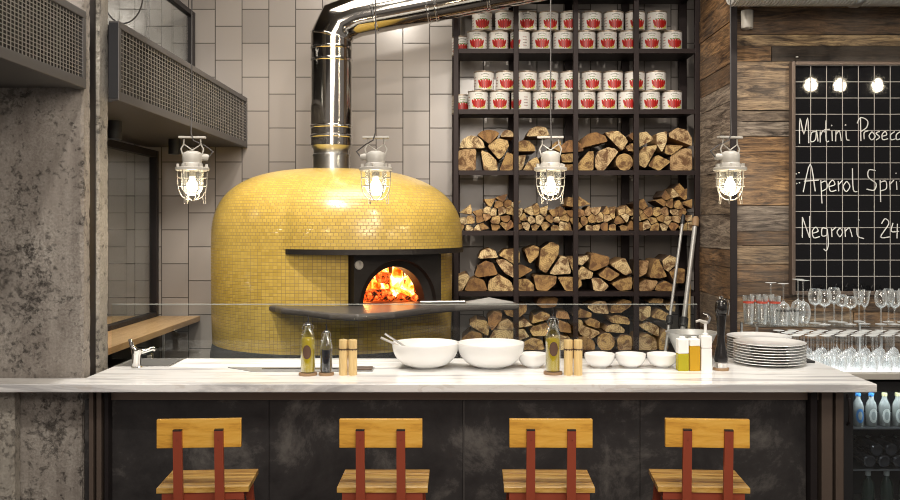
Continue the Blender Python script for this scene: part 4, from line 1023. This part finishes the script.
# fridge
fx0 = X(843,4.93); fx1 = 2.80
fr_ = thing('bottle_fridge', 'black glass-door bottle fridge under the back bar at the right', 'fridge', (0,0,0))
b = MB(); b.box(fx0,fx0+.03,4.96,5.45,.05,.845); b.box(fx1-.03,fx1,4.96,5.45,.05,.845); b.box(fx0+.03,fx1-.03,5.42,5.45,.05,.845); b.box(fx0+.03,fx1-.03,4.96,5.42,.05,.08); b.box(fx0+.03,fx1-.03,4.96,5.42,.815,.845)
b.build('cabinet', 'black', fr_)
dr = MB(); dr.box(fx0,fx0+.052,4.92,4.955,.06,.845); dr.box(fx1-.052,fx1,4.92,4.955,.06,.845); dr.box(fx0+.052,fx1-.052,4.92,4.955,.79,.845); dr.box(fx0+.052,fx1-.052,4.92,4.955,.06,.10)
door = dr.build('door', 'black', fr_, bevel=.002)
MB().box(fx0+.052,fx1-.052,4.935,4.940,.10,.79).build('door_glass', 'fridgeglass', door)
MB().tube([(fx0+.02,4.92,.77),(fx0+.02,4.895,.75),(fx0+.022,4.89,.69),(fx0+.02,4.895,.63),(fx0+.02,4.92,.61)], .008, 8).build('handle', 'darksteel', door)
for z in (.575, .345): MB().box(fx0+.031,fx1-.031,4.99,5.41,z-.008,z).build('wire_shelf', 'steel', fr_)
MB().box(fx0+.031,fx1-.031,4.975,4.985,.80,.812).build('light_strip', 'coldled', fr_)
btm = plain('fridge_bottle_clear', (.24,.25,.22), .08); btg = plain('dark_green_bottle', (.012,.03,.02), .08); btn = plain('brown_bottle', (.03,.028,.03), .08)
bc = plain('blue_cap', (.05,.20,.45), .3); bw_ = plain('bottle_label', (.68,.70,.62), .5); by = plain('yellow_drink', (.75,.55,.03), .3); br_ = plain('pale_cap', (.55,.5,.25), .3)
kinds = [('blue capped drinks bottle',btm,bc,bc),('clear drinks bottle with blue cap',btm,bc,bw_),('bottle with white oval label',btm,br_,bw_),('bottle with white oval label',btm,br_,bw_),('yellow drinks bottle',by,by,bw_)]
for i in range(5):
    lb_, m1, m2, m3 = kinds[i]; x = X(858+i*13.2, 5.05)
    t = thing('drinks_bottle', f'{lb_}, {ORD[i]} from left on the top fridge shelf', 'bottle', (x,5.05,.5755), 0, 'bottles on the top fridge shelf')
    MB().lathe([(0,0),(.029,0),(.031,.004),(.031,.105),(.024,.13),(.014,.15),(.013,.175)], 24).build('bottle_body', m1, t)
    MB().lathe([(.0145,.165),(.0155,.167),(.0155,.182),(0,.184)], 16).build('cap', m2, t)
    m = MB(); patch(m, 0, .06, .024, .040, .0316, 0, 20); m.build('oval_label', m3, t)
    k_ = MB(); patch(k_, 0, .06, .013, .024, .0319, 0, 16); k_.build('label_mark', plain('label_mark', (.38,.42,.38), .5) if i == 0 else bpy.data.materials['label_mark'], t)
lb0 = None
for r_ in range(2):
    for i in range(5):
        x = X(862+i*14.5+(7 if r_ else 0), 5.12); lab = f'dark wine bottle lying down, {ORD[i]} from left, {"upper" if r_ else "lower"} layer, middle fridge shelf'
        loc = (x, 5.02, .345+.036+r_*.064)
        if lb0 is None:
            lb0 = thing('lying_bottle', lab, 'bottle', loc, 0, 'wine bottles lying in the fridge')
            MB().lathe([(0,.008),(.026,.0),(.034,.004),(.036,.02),(.036,.19),(.028,.22),(.014,.25),(.013,.30),(0,.30)], 24, mat=Matrix.Rotation(-PI/2, 4, 'X')).build('bottle_body', btn, lb0)
            MB().lathe([(.0145,.26),(.0145,.302),(0,.302)], 16, mat=Matrix.Rotation(-PI/2, 4, 'X')).build('foil', bw_, lb0)
        else: dup(lb0, loc, label=lab)
for i in range(4):
    t = thing('drinks_bottle', f'dark green bottle with white neck ring, {ORD[i]} from left on the lowest fridge shelf', 'bottle', (X(868+i*18.5,5.05),5.05,.0805), 0, 'green bottles on the lowest fridge shelf')
    MB().lathe([(0,0),(.034,0),(.036,.004),(.036,.15),(.028,.185),(.014,.205),(.013,.235)], 24).build('bottle_body', btg, t)
    MB().lathe([(.0145,.215),(.0155,.217),(.0155,.242),(0,.244)], 16).build('cap', bw_, t)

# ------------------------------------------------------------------ pendants
YL = 4.3
def pendant(lab, px_, stub, barrot, cable, first=[None]):
    loc = P(px_, 169, YL); t = thing('pendant_lamp', lab, 'lamp', loc, 0, 'caged industrial pendant lamps over the counter')
    MB().lathe([(0,.008),(.074,.008),(.079,.005),(.079,-.006),(.070,-.010),(.055,-.008),(0,-.008)], 36).build('collar', 'white_metal', t)
    tb = MB()
    for q in range(6): a = q*PI/3+.3; tb.cbox((.066*math.cos(a), .066*math.sin(a), .015), (.012,.010,.018), 0, Matrix.Rotation(a, 3, 'Z'))
    tb.build('clamp_lug', 'white_metal', t)
    h = MB(); h.lathe([(.050,.008),(.050,.022),(.044,.030),(.046,.045),(.046,.068),(.040,.078),(.022,.086),(0,.087)], 32)
    h.build('housing', 'white_metal', t)
    MB().tube([(.03*math.cos(stub),.03*math.sin(stub),.058),(.060*math.cos(stub),.060*math.sin(stub),.058),(.074*math.cos(stub),.074*math.sin(stub),.057)], [.017,.017,.014], 14).build('cable_gland', 'white_metal', t)
    R3 = Matrix.Rotation(barrot, 3, 'Z'); arm = MB()
    for sg in (-1,1):
        arm.tube([R3@Vector((sg*.040,0,.05)), R3@Vector((sg*.052,0,.095)), R3@Vector((sg*.040,0,.118)), R3@Vector((sg*.038,0,.146))], .0035, 8)
    arm.tube([R3@Vector((-.04,0,.118)), R3@Vector((0,0,.09)), R3@Vector((.04,0,.118))], .003, 8)
    arm.build('hanger_arm', 'white_metal', t)
    MB().cbox((0,0,.151), (.126,.030,.010), 0, R3).build('mounting_bar', 'white_metal', t, bevel=.002)
    MB().lathe([(.051,-.008),(.051,-.075),(.049,-.092),(.042,-.108),(.028,-.121),(.010,-.127),(0,-.128)], 32).build('glass_dome', 'lampglass', t)
    MB().lathe([(0,-.012),(.017,-.012),(.017,-.034),(.013,-.038),(0,-.038)], 20).build('bulb_socket', 'white_metal', t)
    MB().lathe([(0,-.038),(.012,-.040),(.014,-.052),(.024,-.070),(.027,-.084),(.022,-.100),(.010,-.108),(0,-.109)], 24).build('bulb', 'bulb', t)
    w = MB(); n = 6
    for q in range(n):
        a = q*2*PI/n+.15; u = Vector((math.cos(a), math.sin(a), 0))
        pts = [u*.070+Vector((0,0,-.008)), u*.068+Vector((0,0,-.075)), u*.062+Vector((0,0,-.105)), u*.048+Vector((0,0,-.132)), u*.026+Vector((0,0,-.146)), u*.008+Vector((0,0,-.149))]
        w.tube(pts, .0022, 6)
        if q % 2 == 0: w.tube([u*.066+Vector((0,0,-.09)), u*.060+Vector((0,0,-.135)), u*.062+Vector((0,0,-.166)), u*.054+Vector((0,0,-.166)), u*.048+Vector((0,0,-.134))], .0017, 6)
    for z, r_ in ((-.042,.0700),(-.082,.0675)): w.tube([(r_*math.cos(2*PI*i/28), r_*math.sin(2*PI*i/28), z) for i in range(28)], .0017, 6, closed=True)
    w.build('wire_cage', 'cage_metal', t)
    top_ = 3.9-loc.z
    c_ = Vector((.074*math.cos(stub), .074*math.sin(stub), .057))
    mid = c_*1.3+Vector((0,0,.02)); mid.z = .085
    MB().tube([c_, mid, Vector((c_.x*.75, c_.y*.75, .115)), Vector((.012*math.cos(stub),-.022,.135)), Vector((0,-.021,.17)), Vector((0,-.01,.25)), Vector((0,0,top_))], .0032, 8).build('cable', 'grey_steel', t)
    li = bpy.data.lights.new('bulb_light', 'POINT'); li.energy = PEND; li.color = (1,.80,.55); li.shadow_soft_size = .03
    lo = bpy.data.objects.new('bulb_light', li); COL.objects.link(lo); lo.parent = t; lo.location = (0,0,-.118)
PEND = 4
pendant('caged white enamel pendant lamp hanging in front of the long mesh casing', 192.3, .4, .15, 0)
pendant('caged white enamel pendant lamp hanging in front of the yellow oven dome', 375.8, PI-.2, .0, 0)
pendant('caged white enamel pendant lamp hanging in front of the firewood rack', 550.5, 1.4, -.15, 0)
pendant('caged white enamel pendant lamp hanging in front of the wooden corner post', 730, PI+.1, .3, 0)

# ------------------------------------------------------------------ stools
def seat_bm():
    m = MB(); w = .32; n = 4; d = .235
    for i in range(n):
        y0 = -d/2+i*d/n; m.box(-w/2,w/2,y0+.0006,y0+d/n-.0006,.757,.776, (0,1,0,1)[i])
    return m
def stool(lab, px_, rot):
    Y = 3.285; t = thing('bar_stool', lab, 'bar stool', (X(px_,3.16),Y,0), rot, 'bar stools along the counter')
    seat_bm().build('seat', ['pine_seat','pine_dark'], t, bevel=.0015)
    MB().box(-.1435,.1435,-.176,-.158,.930,1.029).build('backrest', 'pine', t, bevel=.002)
    for sx in (-1,1):
        p_ = MB()
        p_.add([(sx*.070-.016,-.150,.60),(sx*.070+.016,-.150,.60),(sx*.070+.016,-.168,.60),(sx*.070-.016,-.168,.60),
                (sx*.070-.0145,-.177,.992),(sx*.070+.0145,-.177,.992),(sx*.070+.0145,-.195,.992),(sx*.070-.0145,-.195,.992)], [(0,3,2,1),(4,5,6,7),(0,1,5,4),(1,2,6,5),(2,3,7,6),(3,0,4,7)])
        u = p_.build('back_post', 'red', t, recalc=True)
        MB().box(sx*.070-.0147,sx*.070+.0147,-.1952,-.1768,.992,.996).build('dark_tube_end', 'black', u)  # black slab stands in for the dark inside of the hollow post
        MB().lathe([(0,-.003),(.003,-.002),(.0035,0)], 12, c=(sx*.070,-.1935,.962), mat=Matrix.Rotation(PI/2, 4, 'X')).build('bolt', 'black', u)
        for sy in (-1,1):
            l = MB(); a = Vector((sx*.128, sy*.095, .735)); b_ = Vector((sx*.175, sy*.165, .0)); q = .013
            l.add([a+Vector((dx*q,dy*q,0)) for dx, dy in ((-1,-1),(1,-1),(1,1),(-1,1))]+[b_+Vector((dx*q,dy*q,0)) for dx, dy in ((-1,-1),(1,-1),(1,1),(-1,1))], [(0,1,2,3),(7,6,5,4),(0,4,5,1),(1,5,6,2),(2,6,7,3),(3,7,4,0)])
            l.build('leg', 'red', t, recalc=True)
    f = MB(); f.box(-.142,.142,-.112,-.092,.730,.7565); f.box(-.142,.142,.092,.112,.730,.7565); f.box(-.142,-.122,-.092,.092,.730,.7565); f.box(.122,.142,-.092,.092,.730,.7565)
    f.build('seat_frame', 'red', t)
    for z in (.28,):
        k = .128+(.047)*(.735-z)/.735; k2 = .095+.07*(.735-z)/.735
        for y in (-k2, k2): MB().box(-k+.013,k-.013,y-.009,y+.009,z-.009,z+.009).build('footrest', 'red', t)
        for x in (-k, k): MB().box(x-.009,x+.009,-k2+.013,k2-.013,z-.009,z+.009).build('side_stretcher', 'red', t)
    return t
stool('wooden bar stool with red steel frame, nearest the concrete pier', 199.5, .07)
stool('wooden bar stool with red frame, first to the left of the vertical panel joint', 382, .0)
stool('wooden bar stool with red frame, just right of the vertical panel joint', 550.5, -.02)
stool('wooden bar stool with red frame, nearest the fridge', 707, -.07)

# ------------------------------------------------------------------ lights, camera
def lookat(o, to): o.rotation_euler = (Vector(to)-o.location).to_track_quat('-Z', 'Y').to_euler()
def spot(loc, to, e, size=70, blend=.6, col=(1,.90,.78), r=.05):
    l = bpy.data.lights.new('spot_light', 'SPOT'); l.energy = e; l.spot_size = math.radians(size); l.spot_blend = blend; l.color = col; l.shadow_soft_size = r
    o = bpy.data.objects.new('spot_light', l); COL.objects.link(o); o.location = loc; lookat(o, to); return o
def area(loc, to, e, sx, sy, col=(1,.9,.78)):
    l = bpy.data.lights.new('area_fill', 'AREA'); l.shape = 'RECTANGLE'; l.size = sx; l.size_y = sy; l.energy = e; l.color = col
    o = bpy.data.objects.new('area_fill', l); COL.objects.link(o); o.location = loc; lookat(o, to); return o
W = (1,.88,.72)
spot((-1.25,4.45,3.85), (-.75,5.5,1.3), 300, 62, .5, r=.03)          # oven
spot((.1,3.6,3.8), (-.7,6.6,1.9), 70, 75)               # dome and wall
spot((-.6,4.6,3.8), (-1.1,6.9,2.2), 60, 80)
spot((.3,2.6,3.6), (.75,6.6,1.5), 240, 45)               # unseen spot added to brighten the rack
spot((1.3,4.3,3.8), (1.0,6.6,2.2), 60, 80)
for x in (-1.6,-.7,.2,1.1,1.75): spot((x,3.7,3.8), (x,4.3,1.0), 125, 50, .8, (1,.95,.89))  # counter; the last one is added to brighten the plates
spot((2.5,4.2,3.8), (2.4,5.6,2.0), 90, 75)              # wood wall
spot((2.0,4.75,2.9), (2.3,5.25,.95), 40, 70, .8, (1,.95,.88))
spot((-1.2,1.6,3.6), (-1.95,4.1,1.3), 112, 50, .7, (1,.92,.82))
spot((.2,4.4,3.8), (1.72,6.0,2.2), 110, 50)  # unseen spot added to brighten the return wall
for y in (5.24,6.35): spot((-2.0,y,2.19), (-1.9,y+.15,.95), 26, 120, .6)
spot((-1.0,5.0,3.8), (-1.9,6.9,1.6), 90, 60)  # unseen spot added to lift the lower left tiles
area((.4,1.4,3.5), (0,4.0,.7), 60, 2.0, 1.0)  # unseen area lamp added on the camera side to light the stools
area((-.7,5.55,3.85), (-.8,5.8,1.5), 34, 1.3, .8)  # unseen area lamp added above the oven for sheen on the dome
area((.3,-.6,2.9), (.6,6.5,1.6), 60, 1.6, .8, (1,.88,.78))  # added fill behind the camera for rack, stools and counter front
l = area((fx0+.33,5.0,.80), (fx0+.33,5.1,.3), 1.8, .5, .02, (.95,.98,1)); l.name = 'fridge_lamp'
pt = bpy.data.lights.new('fire_glow', 'POINT'); pt.energy = 16; pt.color = (1,.42,.12); pt.shadow_soft_size = .08
po = bpy.data.objects.new('fire_glow', pt); COL.objects.link(po); po.location = (OX+dv.x*.30, OY+dv.y*.30, 1.42)
# hanging bulbs behind the viewer on the right, mirrored in the board
hb = None
for i, x in enumerate((3.57, 3.86, 4.24, 4.62)):
    lb_ = f'bare hanging bulb, {ORD[i]} from left, mirrored in the black menu board'
    if hb is None:
        hb = thing('hanging_bulb', lb_, 'lamp', (x,2.0,3.11), 0, 'bare bulbs mirrored in the menu board')
        MB().lathe([(0,-.06),(.04,-.047),(.056,0),(.04,.045),(.016,.066),(.014,.07)], 20).build('bulb', 'party_bulb', hb)
        MB().lathe([(.016,.07),(.016,.11),(0,.112)], 16).build('socket', 'black', hb)
        MB().tube([(0,0,.11),(0,0,.72)], .003, 6).build('cable', 'black', hb)
    else: dup(hb, (x,2.0,3.11), label=lb_)

w = bpy.data.worlds.new('world'); SC.world = w; w.use_nodes = True
w.node_tree.nodes['Background'].inputs[0].default_value = (.75,.68,.62,1); w.node_tree.nodes['Background'].inputs[1].default_value = .35
cam = bpy.data.cameras.new('camera'); cam.lens = 36; cam.sensor_width = 36; cam.shift_x = -8/900; cam.shift_y = -25/900; cam.clip_start = .05
co = bpy.data.objects.new('camera', cam); COL.objects.link(co); co.location = (0,0,EYE); co.rotation_euler = (PI/2,0,0); SC.camera = co
SC.view_settings.view_transform = 'Standard'; SC.view_settings.look = 'None'; SC.view_settings.gamma = 1; SC.view_settings.use_curve_mapping = False
SC.view_settings.exposure = 0.0
SC.cycles.pixel_filter_type = 'BLACKMAN_HARRIS'; SC.cycles.filter_width = 1.0
SC.cycles.transparent_max_bounces = 40; SC.cycles.max_bounces = 8; SC.cycles.use_denoising = True; SC.cycles.sample_clamp_indirect = 6
SC.cycles.caustics_reflective = False; SC.cycles.caustics_refractive = False
